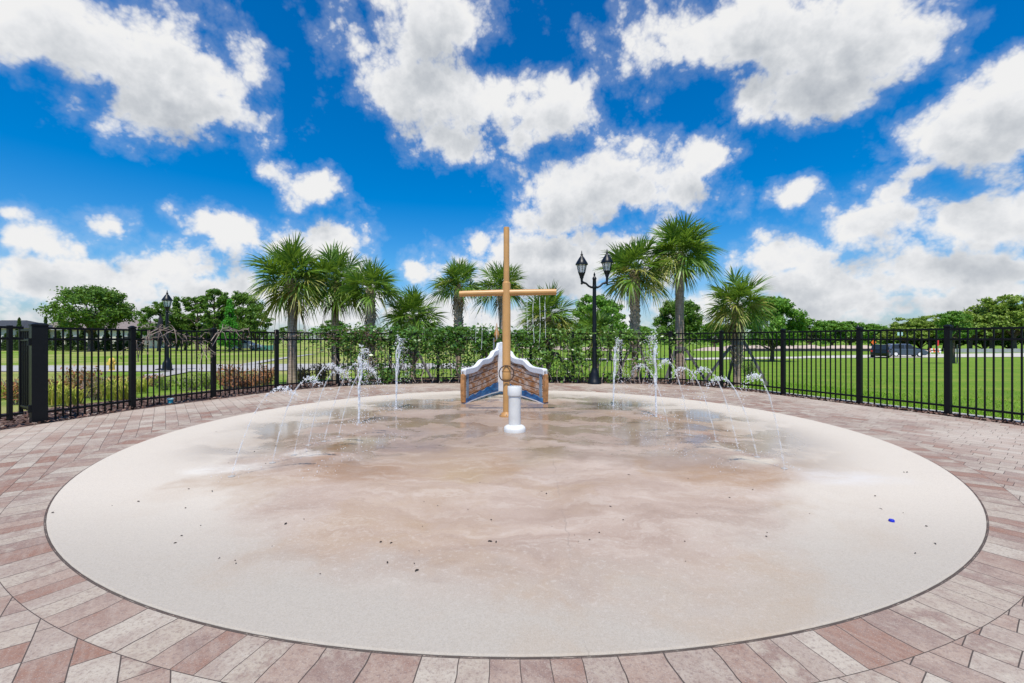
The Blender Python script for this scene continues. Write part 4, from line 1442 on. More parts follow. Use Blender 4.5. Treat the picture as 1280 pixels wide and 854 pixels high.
# bare canes hanging over the fence beside the lamp
def bare_vine(pts_px, Y0, label, seed):
    rnd = random.Random(seed)
    root = empty('bare_vine', (at(pts_px[0][0], Y0), Y0, 0), 0, label, 'vine', 'bare canes trailing over the fence')
    base = Vector((at(pts_px[0][0], Y0), Y0, 0))
    mb = MB()
    Q = []
    for strand in range(3):
        path = []
        for i, (px, py, Y) in enumerate(pts_px):
            path.append(Vector((at(px, Y), Y, zat(py, Y))) - base + Vector((rnd.gauss(0, 0.04), rnd.gauss(0, 0.04), rnd.gauss(0, 0.05))))
        fine = smooth_line([tuple(p) for p in path], 4) if False else path
        mb.tube(fine, [0.006 * (1 - 0.6 * i / len(fine)) + 0.002 for i in range(len(fine))], 6)
        for p in fine[1:]:
            for k in range(3):
                e = p + Vector((rnd.gauss(0, 0.16), rnd.gauss(0, 0.08), rnd.gauss(-0.10, 0.11)))
                mid = (p + e) / 2 + Vector((0, 0, rnd.gauss(0.04, 0.03)))
                mb.tube([p, mid, e], [0.006, 0.004, 0.002], 5)
                for q in range(2):
                    s = rnd.uniform(0.014, 0.03)
                    R = Euler((rnd.uniform(0, 3), rnd.uniform(0, 3), rnd.uniform(0, 6))).to_matrix()
                    c = e + Vector((rnd.gauss(0, 0.03), rnd.gauss(0, 0.03), rnd.gauss(0, 0.03)))
                    Q.append([tuple(R @ Vector(v) * s + c) for v in ((-1, 0, 0), (0, -0.5, 0), (1, 0, 0), (0, 0.5, 0))])
    mb.build('cane', M['twig'], root)
    quads_obj('foliage', np.array(Q), M['dry_leaf'], root)


bare_vine([(168, 450, 8.3), (172, 432, 8.25), (186, 418, 8.3), (200, 413, 8.5), (216, 414, 8.8), (232, 420, 9.1), (246, 426, 9.3), (254, 440, 9.3)], 8.3, 'bare grey canes looping over the fence in front of the single street lamp', 21)
bare_vine([(268, 428, 9.5), (276, 416, 9.7), (292, 413, 10.0), (306, 416, 10.2)], 9.5, 'short bare cane tangle on the fence past the single street lamp', 22)
bare_vine([(342, 440, 11.0), (346, 424, 11.0), (362, 418, 11.3), (380, 417, 11.6), (398, 420, 11.9), (404, 436, 12.0)], 11.0, 'withered cane tangle on the fence in front of the broadest palm', 23)

# ------------------------------------------------------------------ shrubs outside the fence on the left
def shrub(px, py, h, wdt, m, n, label, name='dead_shrub', group='withered shrubs along the outside of the fence', seed=0):
    rnd = random.Random(seed)
    x, y = on_ground(px, py)
    g = max(ground(x, y), -0.12) if math.hypot(x - PADC[0], y - PADC[1]) < 9.4 else ground(x, y)
    root = empty(name, (x, y, g), 0, label, 'shrub', group)
    mb = MB()
    Q = []
    for k in range(n):
        a = rnd.uniform(0, 6.28)
        rr = rnd.random() ** 0.5 * wdt / 2
        b = Vector((math.cos(a) * rr * 0.35, math.sin(a) * rr * 0.35, 0))
        e = Vector((math.cos(a) * rr, math.sin(a) * rr, h * rnd.uniform(0.55, 1.0)))
        mid = (b + e) / 2 + Vector((rnd.gauss(0, 0.04), rnd.gauss(0, 0.04), 0.03))
        if k % 2 == 0:
            mb.tube([b, mid, e], [0.008, 0.006, 0.003], 5)
        for q in range(9):
            t = rnd.uniform(0.25, 1.0)
            c = b.lerp(e, t) + Vector((rnd.gauss(0, 0.06), rnd.gauss(0, 0.06), rnd.gauss(0, 0.05)))
            c.z = max(0.04, c.z)
            s = rnd.uniform(0.025, 0.05)
            R = Euler((rnd.uniform(0, 3), rnd.uniform(0, 3), rnd.uniform(0, 6))).to_matrix()
            Q.append([tuple(R @ Vector(v) * s + c) for v in ((-1, 0, 0), (0, -0.4, 0), (1, 0, 0), (0, 0.4, 0))])
    mb.build('stem', M['twig'], root)
    quads_obj('foliage', np.array(Q), m, root)


def tuft(px, py, h, wdt, n, label, seed=0):
    rnd = random.Random(seed)
    x, y = on_ground(px, py)
    g = ground(x, y) + 0.03
    Q = []
    for k in range(n):
        a = rnd.uniform(0, 6.28); rr = rnd.random() * wdt * 0.25
        bx_, by_ = math.cos(a) * rr, math.sin(a) * rr
        out = rnd.uniform(0.2, 1.0) * wdt * 0.5
        hh = h * rnd.uniform(0.5, 1.0)
        p0 = Vector((bx_, by_, 0)); p1 = Vector((bx_ + math.cos(a) * out * 0.4, by_ + math.sin(a) * out * 0.4, hh * 0.8)); p2 = Vector((bx_ + math.cos(a) * out, by_ + math.sin(a) * out, hh * rnd.uniform(0.6, 1.0)))
        tw = Vector((-math.sin(a), math.cos(a), 0)) * 0.009
        Q.append([p0 - tw, p0 + tw, p1 + tw * .8, p1 - tw * .8])
        Q.append([p1 - tw * .8, p1 + tw * .8, p2 + tw * .2, p2 - tw * .2])
    o = quads_obj('grass_clump', np.array([[tuple(v) for v in q] for q in Q]), M['blade'])
    o.location = (x, y, g)
    tag(o, label, 'grass clump', 'yellow green grass clumps along the outside of the fence')


shrub(22, 506, 0.62, 0.55, M['brown_shrub'], 60, 'rusty dead shrub seen between the gate bars', seed=1)
shrub(103, 498, 0.75, 0.75, M['brown_shrub'], 90, 'tall rusty dead shrub below the hydrant', seed=2)
shrub(122, 500, 0.55, 0.6, M['dry_leaf'], 60, 'faded grey shrub between two grass clumps', seed=3)
shrub(288, 490, 0.70, 0.7, M['brown_shrub'], 90, 'rusty dead shrub just past the single lamp', seed=4)
shrub(306, 488, 0.42, 0.5, M['brown_shrub'], 50, 'low rusty shrub leaning on the taller one past the lamp', seed=5)
shrub(334, 482, 0.62, 0.55, M['brown_shrub'], 70, 'rusty dead shrub beside the trunk of the broadest palm', seed=6)
shrub(402, 476, 0.62, 0.5, M['brown_shrub'], 60, 'rusty dead shrub between the two smooth trunked palms', seed=7)
shrub(237, 488, 0.45, 0.8, M['olive_leaf'], 60, 'low olive green shrub beyond the mulch below the single lamp', 'low_shrub', 'living shrubs along the outside of the fence', seed=8)
shrub(205, 488, 0.40, 0.6, M['olive_leaf'], 45, 'small olive shrub beyond the bare canes', 'low_shrub', 'living shrubs along the outside of the fence', seed=9)
shrub(262, 486, 0.45, 0.6, M['olive_leaf'], 45, 'olive shrub close to the rusty shrub past the lamp', 'low_shrub', 'living shrubs along the outside of the fence', seed=10)
for k, (px, py, h, w_, lb) in enumerate(((46, 503, 0.55, 0.6, 'rusty dead shrub just inside the thick gate post'), (80, 499, 0.5, 0.7, 'low rusty dead shrub touching the tall one below the hydrant'), (152, 490, 0.5, 0.8, 'rusty dead shrub beyond the second fence post'),
                                         (190, 483, 0.4, 0.7, 'low rusty dead shrub under the bare canes'), (320, 484, 0.5, 0.6, 'rusty dead shrub midway between the single lamp and the broadest palm'), (380, 478, 0.5, 0.6, 'low rusty dead shrub right beside the broadest palm trunk, vine side'))):
    shrub(px, py, h, w_, M['brown_shrub'], 70, lb, seed=30 + k)
tuft(68, 508, 0.55, 0.7, 160, 'yellow green grass clump beside the thick gate post', 1)
tuft(92, 510, 0.45, 0.6, 140, 'grass clump in front of the tall rusty shrub', 2)
tuft(140, 500, 0.55, 0.8, 180, 'grass clump under the hydrant as seen through the bars', 3)
tuft(156, 502, 0.50, 0.7, 160, 'grass clump close to the second fence post', 4)
tuft(176, 492, 0.45, 0.6, 120, 'grass clump behind the foot of the bare canes', 5)
tuft(6, 500, 0.5, 0.7, 120, 'grass clump glimpsed through the gate', 6)
shrub(935, 470, 0.75, 0.8, M['oak_leaf'], 60, 'small dark shrub behind the props of the short palm', 'low_shrub', 'living shrubs along the outside of the fence', seed=12)

# teal valve box at the fence foot
tb = empty('valve_marker', (at(213, 8.75), 8.75, 0.0), 0.3, 'small teal capped marker standing at the paving edge under the fence', 'marker')
MB().lathe([(0.045, -0.05), (0.045, 0.075), (0.04, 0.085)], n=14).build('body', M['teal'], tb)
MB().lathe([(0.058, 0.08), (0.058, 0.10), (0.03, 0.112), (0.001, 0.115)], n=14).build('cap', M['teal_sign'], tb)

# ------------------------------------------------------------------ trees
def crown_quads(rnd, clumps, per, size, flat=0.35):
    nr = np.random.default_rng(rnd.randrange(10 ** 6))
    out = []
    for (cx, cy, cz, r, rz) in clumps:
        n = max(8, int(per * nr.uniform(0.35, 1.3)))
        d = nr.normal(size=(n, 3)); d /= np.linalg.norm(d, axis=1)[:, None]
        rad = nr.random(n) ** 0.5 * nr.uniform(0.75, 1.35, n)
        P = d * rad[:, None] * np.array([r, r, rz]) + np.array([cx, cy, cz])
        a = nr.normal(size=(n, 3)); a /= np.linalg.norm(a, axis=1)[:, None]
        nn = d + nr.normal(size=(n, 3)) * 0.8 + np.array([0, 0, flat])
        nn /= np.linalg.norm(nn, axis=1)[:, None]
        t = np.cross(nn, a); t /= np.linalg.norm(t, axis=1)[:, None]
        b = np.cross(nn, t)
        s = size * nr.uniform(0.6, 1.4, n)[:, None]
        q = np.stack([P - t * s, P - b * s * 0.6, P + t * s, P + b * s * 0.6], axis=1)
        out.append(q)
    return np.concatenate(out)


def tree_mesh(kind, W, Ht, trunk_h, m, seed, per=170, size=0.2, nclump=34, bark=None, trunk_r=None):
    """returns (trunk object builder data, crown quads)"""
    rnd = random.Random(seed)
    cl = []
    R = W / 2 * 0.92
    ch = Ht - trunk_h
    nclump = int(nclump * 2.6)
    per = int(per * 0.75)
    size *= 0.78
    if kind == 'round':
        for k in range(nclump):
            u = rnd.uniform(-0.75, 1.0)
            a = rnd.uniform(0, 6.28)
            rr = math.sqrt(max(0, 1 - u * u)) * rnd.uniform(0.5, 1.0)
            cr = R * rnd.uniform(0.11, 0.24)
            cl.append((math.cos(a) * rr * (R - cr * .6), math.sin(a) * rr * (R - cr * .6), trunk_h + ch * 0.5 + u * (ch * 0.5 - cr * 0.5), cr, cr * 0.72))
    elif kind == 'spread':
        for k in range(nclump):
            a = rnd.uniform(0, 6.28)
            q = math.sqrt(rnd.random())
            rr = q * R * 0.86
            z = trunk_h + ch * (0.10 + 0.86 * math.sqrt(max(0.0, 1 - q ** 2.4)) * rnd.uniform(0.35, 1.0) + rnd.uniform(-0.10, 0.06))
            cr = R * rnd.uniform(0.08, 0.18)
            cl.append((math.cos(a) * rr, math.sin(a) * rr, min(z, Ht - cr * .4), cr, cr * 0.55))
    elif kind == 'cone':
        for k in range(nclump):
            t = (k + rnd.random()) / nclump
            a = rnd.uniform(0, 6.28)
            rr = R * (1 - t) ** 0.85 * rnd.uniform(0.25, 0.8)
            cr = max(R * 0.14, R * (1 - t) * rnd.uniform(0.32, 0.5))
            cl.append((math.cos(a) * rr, math.sin(a) * rr, trunk_h + t * ch * 0.97, cr, cr * 0.8))
    elif kind == 'pine':
        for k in range(nclump):
            t = rnd.random()
            a = rnd.uniform(0, 6.28)
            rr = R * (0.35 + 0.65 * math.sin(PI * (0.25 + 0.7 * t))) * rnd.uniform(0.3, 0.95)
            cr = R * rnd.uniform(0.09, 0.20)
            cl.append((math.cos(a) * rr, math.sin(a) * rr, trunk_h + t * (ch - cr * .4), cr, cr * 0.6))
    Q = crown_quads(rnd, cl, per, size)
    mb = MB()
    tr = trunk_r or max(0.12, W * 0.028)
    lean = rnd.gauss(0, 0.03)
    hub = Vector((lean * trunk_h, 0, trunk_h * 1.05))
    mb.tube([(0, 0, -0.15), (0, 0, 0.15), (lean * trunk_h * 0.5, 0, trunk_h * 0.5), hub], [tr * 1.5, tr * 1.15, tr, tr * 0.85], 9)
    if kind in ('cone', 'pine'):
        mb.tube([hub, (hub.x, 0, Ht * 0.96)], [tr * 0.85, 0.02], 7)
        hub2 = None
    for c in rnd.sample(cl, min(len(cl), 16)):
        e = Vector((c[0], c[1], c[2]))
        s = hub if kind not in ('cone', 'pine') else Vector((hub.x, 0, max(trunk_h, c[2] - 0.25 * ch)))
        mid = s.lerp(e, 0.5) + Vector((rnd.gauss(0, 0.05) * W, rnd.gauss(0, 0.05) * W, 0.04 * ch))
        mb.tube([s, mid, e], [tr * 0.5, tr * 0.3, tr * 0.1], 6, caps=False)
    return mb, Q


PROTO = {}


def tree(name, key, px, Y, py_top, py_bot_or_none, label, group, params=None, scale=None, rz=None, base=None):
    """key: a prototype mesh; it is scaled to reach from the ground to py_top"""
    x = at(px, Y)
    g = ground(x, Y)
    h = zat(py_top, Y) - g
    kind, W, H0, th, m, per, size, ncl = params
    if key not in PROTO:
        mbt, Q = tree_mesh(kind, W, H0, th, m, hash(key) % 1000 if False else sum(map(ord, key)), per, size, ncl)
        root = empty(name, (0, 0, 0), 0, label, 'tree', group)
        mbt.build('trunk', M['bark'] if kind != 'palebark' else M['bark_pale'], root)
        quads_obj('crown', Q, M[m], root)
        PROTO[key] = root
    else:
        root = copy_tree(PROTO[key])
        tag(root, label, 'tree', group)
    s = h / H0
    sx = scale if scale else s
    root.location = (x, Y, g)
    root.scale = (sx, sx, s)
    root.rotation_euler = (0, 0, rz if rz is not None else (px * 0.37) % 6.28)
    return root


GL = 'trees beyond the sidewalk'
GR = 'trees beyond the lawn and road'
# left field
tree('oak_tree', 'oak_a', 114, 62, 357.5, None, 'broad spreading oak with gaps in its crown, in front of the brown roofed house', GL, ('round', 11.2, 8.6, 2.2, 'oak_leaf', 190, 0.20, 44))
tree('oak_tree', 'oak_b', 198, 63, 377, None, 'small dark rounded tree right behind the single lamp', GL, ('round', 5.5, 6.5, 1.2, 'oak_leaf', 150, 0.17, 30))
tree('pine_tree', 'pine_a', 221, 66, 371, None, 'narrow dark conifer behind the single lamp', GL, ('cone', 4.4, 7.8, 0.8, 'pine_leaf', 150, 0.16, 34))
tree('pine_tree', 'pine_b', 247, 66, 371, None, 'dark bushy pine between the lamp and the tall open pine', GL, ('pine', 7.2, 7.8, 1.0, 'pine_leaf', 170, 0.17, 36))
tree('pine_tree', 'pine_c', 268, 63, 361, None, 'tall open crowned pine with sky showing through its top', GL, ('pine', 6.5, 9.0, 2.6, 'pine_leaf', 130, 0.18, 34), )
tree('cypress_tree', 'cyp_bright', 287, 60, 374, None, 'bright green young conifer glowing in front of darker trees', GL, ('cone', 4.0, 7.0, 0.9, 'bright_leaf', 170, 0.15, 34))
tree('oak_tree', 'oak_c', 300, 66, 364, None, 'large dark tree behind the bright green conifer', GL, ('round', 7.5, 8.6, 2.0, 'pine_leaf', 180, 0.18, 40))
tree('oak_tree', 'oak_d', 320, 64, 381, None, 'lower tree with a rough outline at the end of the grove near the palms', GL, ('round', 5.0, 6.4, 1.3, 'oak_leaf', 150, 0.17, 30))
tree('oak_tree', 'oak_b', 232, 70, 392, None, 'low dark tree filling the foot of the grove behind the lamp', GL, ('round', 5.5, 6.5, 1.2, 'oak_leaf', 150, 0.17, 30), 1.3)
tree('oak_tree', 'oak_b', 262, 70, 394, None, 'low dark tree under the tall open pine', GL, ('round', 5.5, 6.5, 1.2, 'oak_leaf', 150, 0.17, 30), 1.4, 2.0)
tree('oak_tree', 'oak_b', 292, 70, 396, None, 'low dark tree under the bright green conifer', GL, ('round', 5.5, 6.5, 1.2, 'oak_leaf', 150, 0.17, 30), 1.2, 4.0)
tree('oak_tree', 'oak_d', 417, 80, 399, None, 'dark tree just above the vines behind the second palm', GL, ('round', 5.0, 6.4, 1.3, 'oak_leaf', 150, 0.17, 30), 1.15)
tree('oak_tree', 'oak_d', 510, 55, 393, None, 'dark tree behind the short dark palm', GL, ('round', 5.0, 6.4, 1.3, 'oak_leaf', 150, 0.17, 30), 1.0, 3.0)
tree('oak_tree', 'oak_d', 360, 110, 408, None, 'faint distant tree behind the trunk of the broadest palm', GL, ('round', 5.0, 6.4, 1.3, 'oak_leaf', 150, 0.17, 30), 1.3, 1.0)

# hedge of columnar cypresses in front of the houses
cols = [(24, 396.5), (57, 395), (40, 413), (73, 413), (88, 410), (103, 411), (118, 412), (133, 411), (148, 413), (163, 411), (174, 408), (8, 416)]
said = ['tallest thin columnar cypress in front of the dark roof', 'thin columnar cypress whose spire rises by the thick gate post', 'stout cypress between the two thin spires',
        'dark cypress just past the thick gate post', 'second dark cypress past the thick gate post', 'third dark cypress past the thick gate post, under the oak edge', 'cypress by the trunk of the spreading oak, gate side',
        'cypress by the trunk of the spreading oak, lamp side', 'cypress directly above the hydrant', 'cypress next to the second fence post', 'last cypress before the grove behind the lamp', 'low cypress under the dark roof']
for (px, pt), lb in zip(cols, said):
    tree('cypress_tree', 'column', px, 66, pt, None, lb, 'columnar cypresses in front of the houses', ('cone', 2.3, 3.6, 0.15, 'cypress_leaf', 120, 0.11, 30), 1.0 + 0.25 * ((px * 7) % 3 - 1) * 0.6)

# right side
tree('oak_tree', 'oak_e', 742, 40, 368, None, 'dark leafy tree behind the double lamp', GR, ('round', 4.8, 5.6, 1.0, 'mid_leaf', 150, 0.14, 34))
tree('oak_tree', 'oak_e', 762, 43, 374, None, 'second dark tree between the double lamp and the shaggy palm', GR, ('round', 4.8, 5.6, 1.0, 'mid_leaf', 150, 0.14, 34), 0.82, 2.2)
tree('oak_tree', 'ball', 848.5, 52, 373, None, 'dense round dark tree behind the trunk of the tallest palm', GR, ('round', 6.4, 6.8, 1.3, 'oak_leaf', 260, 0.16, 46))
tree('oak_tree', 'ball2', 965, 48, 372, None, 'large round tree behind the short palm with the props', GR, ('round', 6.8, 6.4, 1.0, 'mid_leaf', 260, 0.16, 46))
for px, Y, pt, sc, lb in [(800, 120, 408, 1.5, 'small far tree seen beside the shaggy palm trunk'), (893, 130, 404, 1.8, 'light green far tree between the tallest and the short palm'),
                          (1012, 120, 399, 1.6, 'light green tree right beside the large round tree'), (1040, 125, 401, 1.7, 'light green tree above the fence before the distant lamp'), (1062, 130, 402, 1.7, 'light green tree next to the distant lamp finial'),
                          (1090, 135, 405, 1.6, 'low light green tree past the distant lamp finial')]:
    tree('oak_tree', 'far_light', px, Y, pt, None, lb, GR, ('round', 7.0, 6.0, 1.0, 'mid_leaf', 170, 0.24, 36), sc)
for px, Y, pt, sc, lb in [(1135, 100, 396, 1.15, 'olive tree above the roof of the dark car'), (1162, 100, 392, 1.15, 'olive tree beside the teal street sign'), (1180, 104, 398, 1.1, 'olive tree behind the red road sign'), (1212, 92, 386, 1.15, 'tall olive oak behind the young staked tree'),
                          (1240, 90, 371, 1.25, 'big spreading oak on the edge of the wood past the last fence post'), (1268, 88, 366, 1.3, 'tallest spreading oak at the picture edge'), (1305, 88, 370, 1.3, 'spreading oak cut by the picture edge')]:
    tree('oak_tree', 'wood', px, Y, pt, None, lb, GR, ('spread', 11.0, 9.0, 2.2, 'olive_leaf', 200, 0.23, 48), sc)
for px, Y, pt, sc, lb in [(1125, 112, 408, 1.5, 'low dark tree in the gap above the dark car'), (1150, 110, 406, 1.5, 'low dark tree under the olive tree by the teal sign'), (1195, 100, 404, 1.5, 'low dark tree in the shade of the olive oaks'), (1230, 96, 402, 1.5, 'low dark tree beneath the big spreading oak'),
                          (1262, 96, 400, 1.6, 'low dark tree beneath the tallest spreading oak')]:
    tree('oak_tree', 'under', px, Y, pt, None, lb, GR, ('round', 7.5, 6.0, 0.3, 'oak_leaf', 200, 0.22, 34), sc)
tree('young_tree', 'young', 1192, 41, 389, None, 'young leafy tree on a thin pale trunk standing on the lawn', GR, ('round', 3.8, 5.0, 1.9, 'mid_leaf', 150, 0.11, 34))

# far wood along the horizon: reads as one mass
rndw = random.Random(5)
cl = []
for px in np.arange(-260, 1560, 9.0):
    Y = rndw.uniform(190, 240)
    x = at(px, Y)
    g = ground(x, Y)
    top = rndw.uniform(5.5, 9.0)
    for k in range(5):
        cr = rndw.uniform(1.6, 2.8)
        cl.append((x + rndw.gauss(0, 2.0), Y + rndw.gauss(0, 3), g + rndw.uniform(0.5, top - 1), cr, cr * 0.75))
tag(quads_obj('far_wood', crown_quads(rndw, cl, 34, 0.55), M['mid_leaf']), 'distant belt of woodland along the horizon', 'woodland', kind='stuff')

# ------------------------------------------------------------------ houses
def house(px0, px1, Y, eave_py, ridge_py, roofmat, wallmat, label, wins):
    x0, x1 = at(px0, Y), at(px1, Y)
    xm = (x0 + x1) / 2
    g = ground(xm, Y)
    W = x1 - x0
    D = 9.0
    e = zat(eave_py, Y) - g
    r = zat(ridge_py, Y) - g
    root = empty('house', (xm, Y, g), 0, label, 'house', 'houses beyond the cypress hedge')
    MB().box((0, D / 2, e / 2), (W - 1.0, D, e)).build('wall', wallmat, root)
    rf = MB()
    hw, ins = W / 2, min(W * 0.3, 3.6)
    b = [(-hw, -0.5, e), (hw, -0.5, e), (hw, D + 0.5, e), (-hw, D + 0.5, e)]
    t = [(-hw + ins, D / 2, r), (hw - ins, D / 2, r)]
    rf.add(b + t, [(0, 1, 5, 4), (1, 2, 5), (2, 3, 4, 5), (3, 0, 4), (3, 2, 1, 0)])
    ro = rf.build('roof', roofmat, root)
    MB().box((0, -0.52, e - 0.06), (W, 0.06, 0.16)).build('fascia', M['white_paint'], ro)
    for wx, ww, wh in wins:
        f = MB().box((wx, -0.03, 1.55), (ww + 0.2, 0.06, wh + 0.2)).build('window', M['white_paint'], root)
        MB().box((wx, -0.075, 1.55), (ww, 0.03, wh)).build('pane', M['glass_dark'], f)
    return root


house(28, 182, 82, 411.5, 398.5, M['shingle'], M['stucco'], 'cream house with a brown hipped roof behind the cypresses and oak', [(-8, 1.2, 1.4), (-5, 1.2, 1.4), (-1, 2.0, 1.4), (4, 1.2, 1.4), (8, 1.2, 1.4)])
house(-60, 22, 76, 410, 399, M['shingle_dark'], M['stucco_grey'], 'grey house with a nearly black roof cut off by the picture edge', [(-3, 1.2, 1.4), (0.5, 1.4, 1.4), (3.5, 1.0, 1.4)])

# ------------------------------------------------------------------ vehicles
def car(x, y, rz, paint, label, L=4.7, H=1.62, wdt=1.84, suv=True):
    g = ground(x, y) + 0.05
    root = empty('parked_car', (x, y, g), rz, label, 'car')
    gz = 0.20
    if suv:
        body = [(-L/2 + .02, 0.42), (-L/2, 0.62), (-L/2 + 0.04, 0.92), (-L/2 + 0.10, 1.0), (-L/2 + 1.9, 1.02), (L/2 - 1.35, 1.02), (L/2 - 0.35, 0.88), (L/2 - 0.05, 0.72), (L/2, 0.55), (L/2 - 0.04, 0.32), (L/2 - 0.3, gz), (-L/2 + 0.3, gz)]
        cab = [(-L/2 + 0.06, 0.99), (-L/2 + 0.36, H - 0.10), (-L/2 + 0.55, H - 0.01), (-0.2, H), (0.35, H - 0.05), (L/2 - 1.25, 1.01)]
    else:
        body = [(-L/2 + .02, 0.40), (-L/2, 0.60), (-L/2 + 0.05, 0.90), (-L/2 + 0.7, 0.96), (L/2 - 1.3, 0.95), (L/2 - 0.3, 0.78), (L/2, 0.55), (L/2 - 0.04, 0.30), (L/2 - 0.3, gz), (-L/2 + 0.3, gz)]
        cab = [(-L/2 + 0.35, 0.94), (-L/2 + 1.0, H - 0.06), (-0.4, H), (0.3, H - 0.05), (L/2 - 1.2, 0.94)]
    MB().prism(body, -wdt / 2, wdt / 2).build('body', paint, root, 0.09)
    cb = MB()
    n = len(cab)
    vs = []
    for s in (-1, 1):
        for (cx, cz) in cab:
            k = (cz - 0.95) / (H - 0.95)
            vs.append((cx, s * (wdt / 2 - 0.05 - 0.16 * k), cz))
    fs = [tuple(range(n)), tuple(range(2 * n - 1, n - 1, -1))] + [((k + 1) % n, k, n + k, n + (k + 1) % n) for k in range(n)]
    cabin = cb.add(vs, fs).build('cabin', paint, root, 0.05)
    # side windows and screens, a little proud of the cabin
    zc0, zc1 = 1.04, H - 0.14
    for s in (-1, 1):
        for (wx0, wx1, tx0, tx1) in ((-L/2 + 0.42, -0.35, -L/2 + 0.58, -0.35), (-0.27, L/2 - 1.42, -0.27, 0.36)):
            y0 = s * (wdt / 2 - 0.05 - 0.16 * (zc0 - 0.95) / (H - 0.95) + 0.004)
            y1 = s * (wdt / 2 - 0.05 - 0.16 * (zc1 - 0.95) / (H - 0.95) + 0.004)
            f = [(0, 1, 2, 3)] if s < 0 else [(3, 2, 1, 0)]
            MB().add([(wx0, y0, zc0), (wx1, y0, zc0), (tx1, y1, zc1), (tx0, y1, zc1)], f).build('window', M['glass_dark'], cabin)
    a, b_ = cab[0], cab[1]
    hw0, hw1 = wdt / 2 - 0.14, wdt / 2 - 0.24
    off = -0.012
    MB().add([(a[0] + 0.10 * 0.5 + off * 2, -hw0, a[1] + 0.09), (a[0] + 0.10 * 0.5 + off * 2, hw0, a[1] + 0.09), (b_[0] + off, hw1, b_[1] - 0.02), (b_[0] + off, -hw1, b_[1] - 0.02)], [(3, 2, 1, 0)]).build('rear_window', M['glass_dark'], cabin)
    a, b_ = cab[-1], cab[-2]
    MB().add([(a[0] - 0.06, -hw0, a[1] + 0.05), (a[0] - 0.06, hw0, a[1] + 0.05), (b_[0] + 0.04, hw1, b_[1] - 0.01), (b_[0] + 0.04, -hw1, b_[1] - 0.01)], [(0, 1, 2, 3)]).build('windscreen', M['glass_dark'], cabin)
    for wx in (-L / 2 + 0.88, L / 2 - 0.92):
        for s in (-1, 1):
            w = MB()
            w.tube([(wx, s * (wdt / 2 - 0.20), 0.33), (wx, s * (wdt / 2 + 0.012), 0.33)], 0.33, 22)
            wo = w.build('wheel', M['rubber'], root, 0.02)
            rm = MB()
            rm.tube([(wx, s * (wdt / 2 + 0.010), 0.33), (wx, s * (wdt / 2 + 0.022), 0.33)], 0.215, 18)
            rm.build('rim', M['white_paint'] if paint is M['car_blue'] else M['steel'], wo)
    for s in (-1, 1):
        MB().box((L / 2 - 0.14, s * (wdt / 2 - 0.25), 0.70), (0.22, 0.40, 0.13)).build('headlight', M['lamp_lens'], root, 0.02)
        MB().box((-L / 2 + 0.03, s * (wdt / 2 - 0.16), 0.86), (0.09, 0.20, 0.26)).build('tail_light', M['tail_red'], root, 0.02)
        MB().box((L / 2 - 1.5, s * (wdt / 2 + 0.07), 1.06), (0.12, 0.18, 0.12)).build('mirror', paint, root, 0.02)
    return root


cx, cy = on_ground(1131, 446.2)
car(cx, cy, -0.34, M['car_blue'], 'blue grey hatchback parked side on beyond the lawn', 4.5, 1.66).scale = (1.0, 1.0, 1.08)
cx2, cy2 = on_ground(1102, 447.0)
car(cx2 - 0.45, cy2 - 0.4, math.radians(47), M['car_black'], 'black car seen from behind, next to the blue grey hatchback', 4.6, 1.72, 1.9)
wx, wy = at(307, 70), 70
car(wx, wy, 0.05, M['car_white'], 'white car parked far off beside the dark grove', 4.6, 1.5, 1.8, False)

# ------------------------------------------------------------------ far roadside furniture
def roadsign(px, Y, py, shape, m, label, name, size, post_h=None):
    x = at(px, Y)
    g = ground(x, Y)
    zc = zat(py, Y) - g
    root = empty(name, (x, Y, g), 0, label, 'sign')
    MB().box((0, 0.03, zc / 2), (0.07, 0.05, zc)).build('post', M['steel'], root)
    if shape == 'diamond':
        s = size / 2
        MB().prism([(0, zc - s), (s, zc), (0, zc + s), (-s, zc)], -0.02, 0.0).build('panel', m, root)
    else:
        MB().box((0, -0.01, zc), (size, 0.03, size * shape)).build('panel', m, root, 0.01)
    return root


roadsign(1092, 66, 428, 'diamond', M['orange_sign'], 'orange diamond roadworks sign above the black car', 'road_sign', 0.78)
roadsign(1125, 62, 417.5, 0.6, M['teal_sign'], 'pale teal street sign above the blue grey hatchback', 'street_sign', 0.75)
roadsign(1172, 66, 428.5, 2.6, M['red_sign'], 'narrow red upright sign beside the road', 'road_sign', 0.36)
# striped barricade under the red sign
bx_, by_ = on_ground(1168, 444.5)
bar = empty('barricade', (bx_, by_, ground(bx_, by_) + 0.05), 0, 'low orange and white road barricade at the foot of the red sign', 'barricade')
for sx in (-0.75, 0.75):
    lg = MB(); lg.bar((sx, -0.25, 0), (sx, 0, 1.05), 0.05); lg.bar((sx, 0.25, 0), (sx, 0.03, 1.05), 0.05)
    lg.build('leg', M['white_paint'], bar)
for z in (0.92, 0.55):
    brd = MB()
    for k in range(6):
        brd.box((-0.75 + 0.3 * k, -0.05 - (0.08 if z < 0.6 else 0.0), z), (0.298, 0.03, 0.22), None, k % 2)
    brd.build('board', [M['orange_sign'], M['white_paint']], bar)

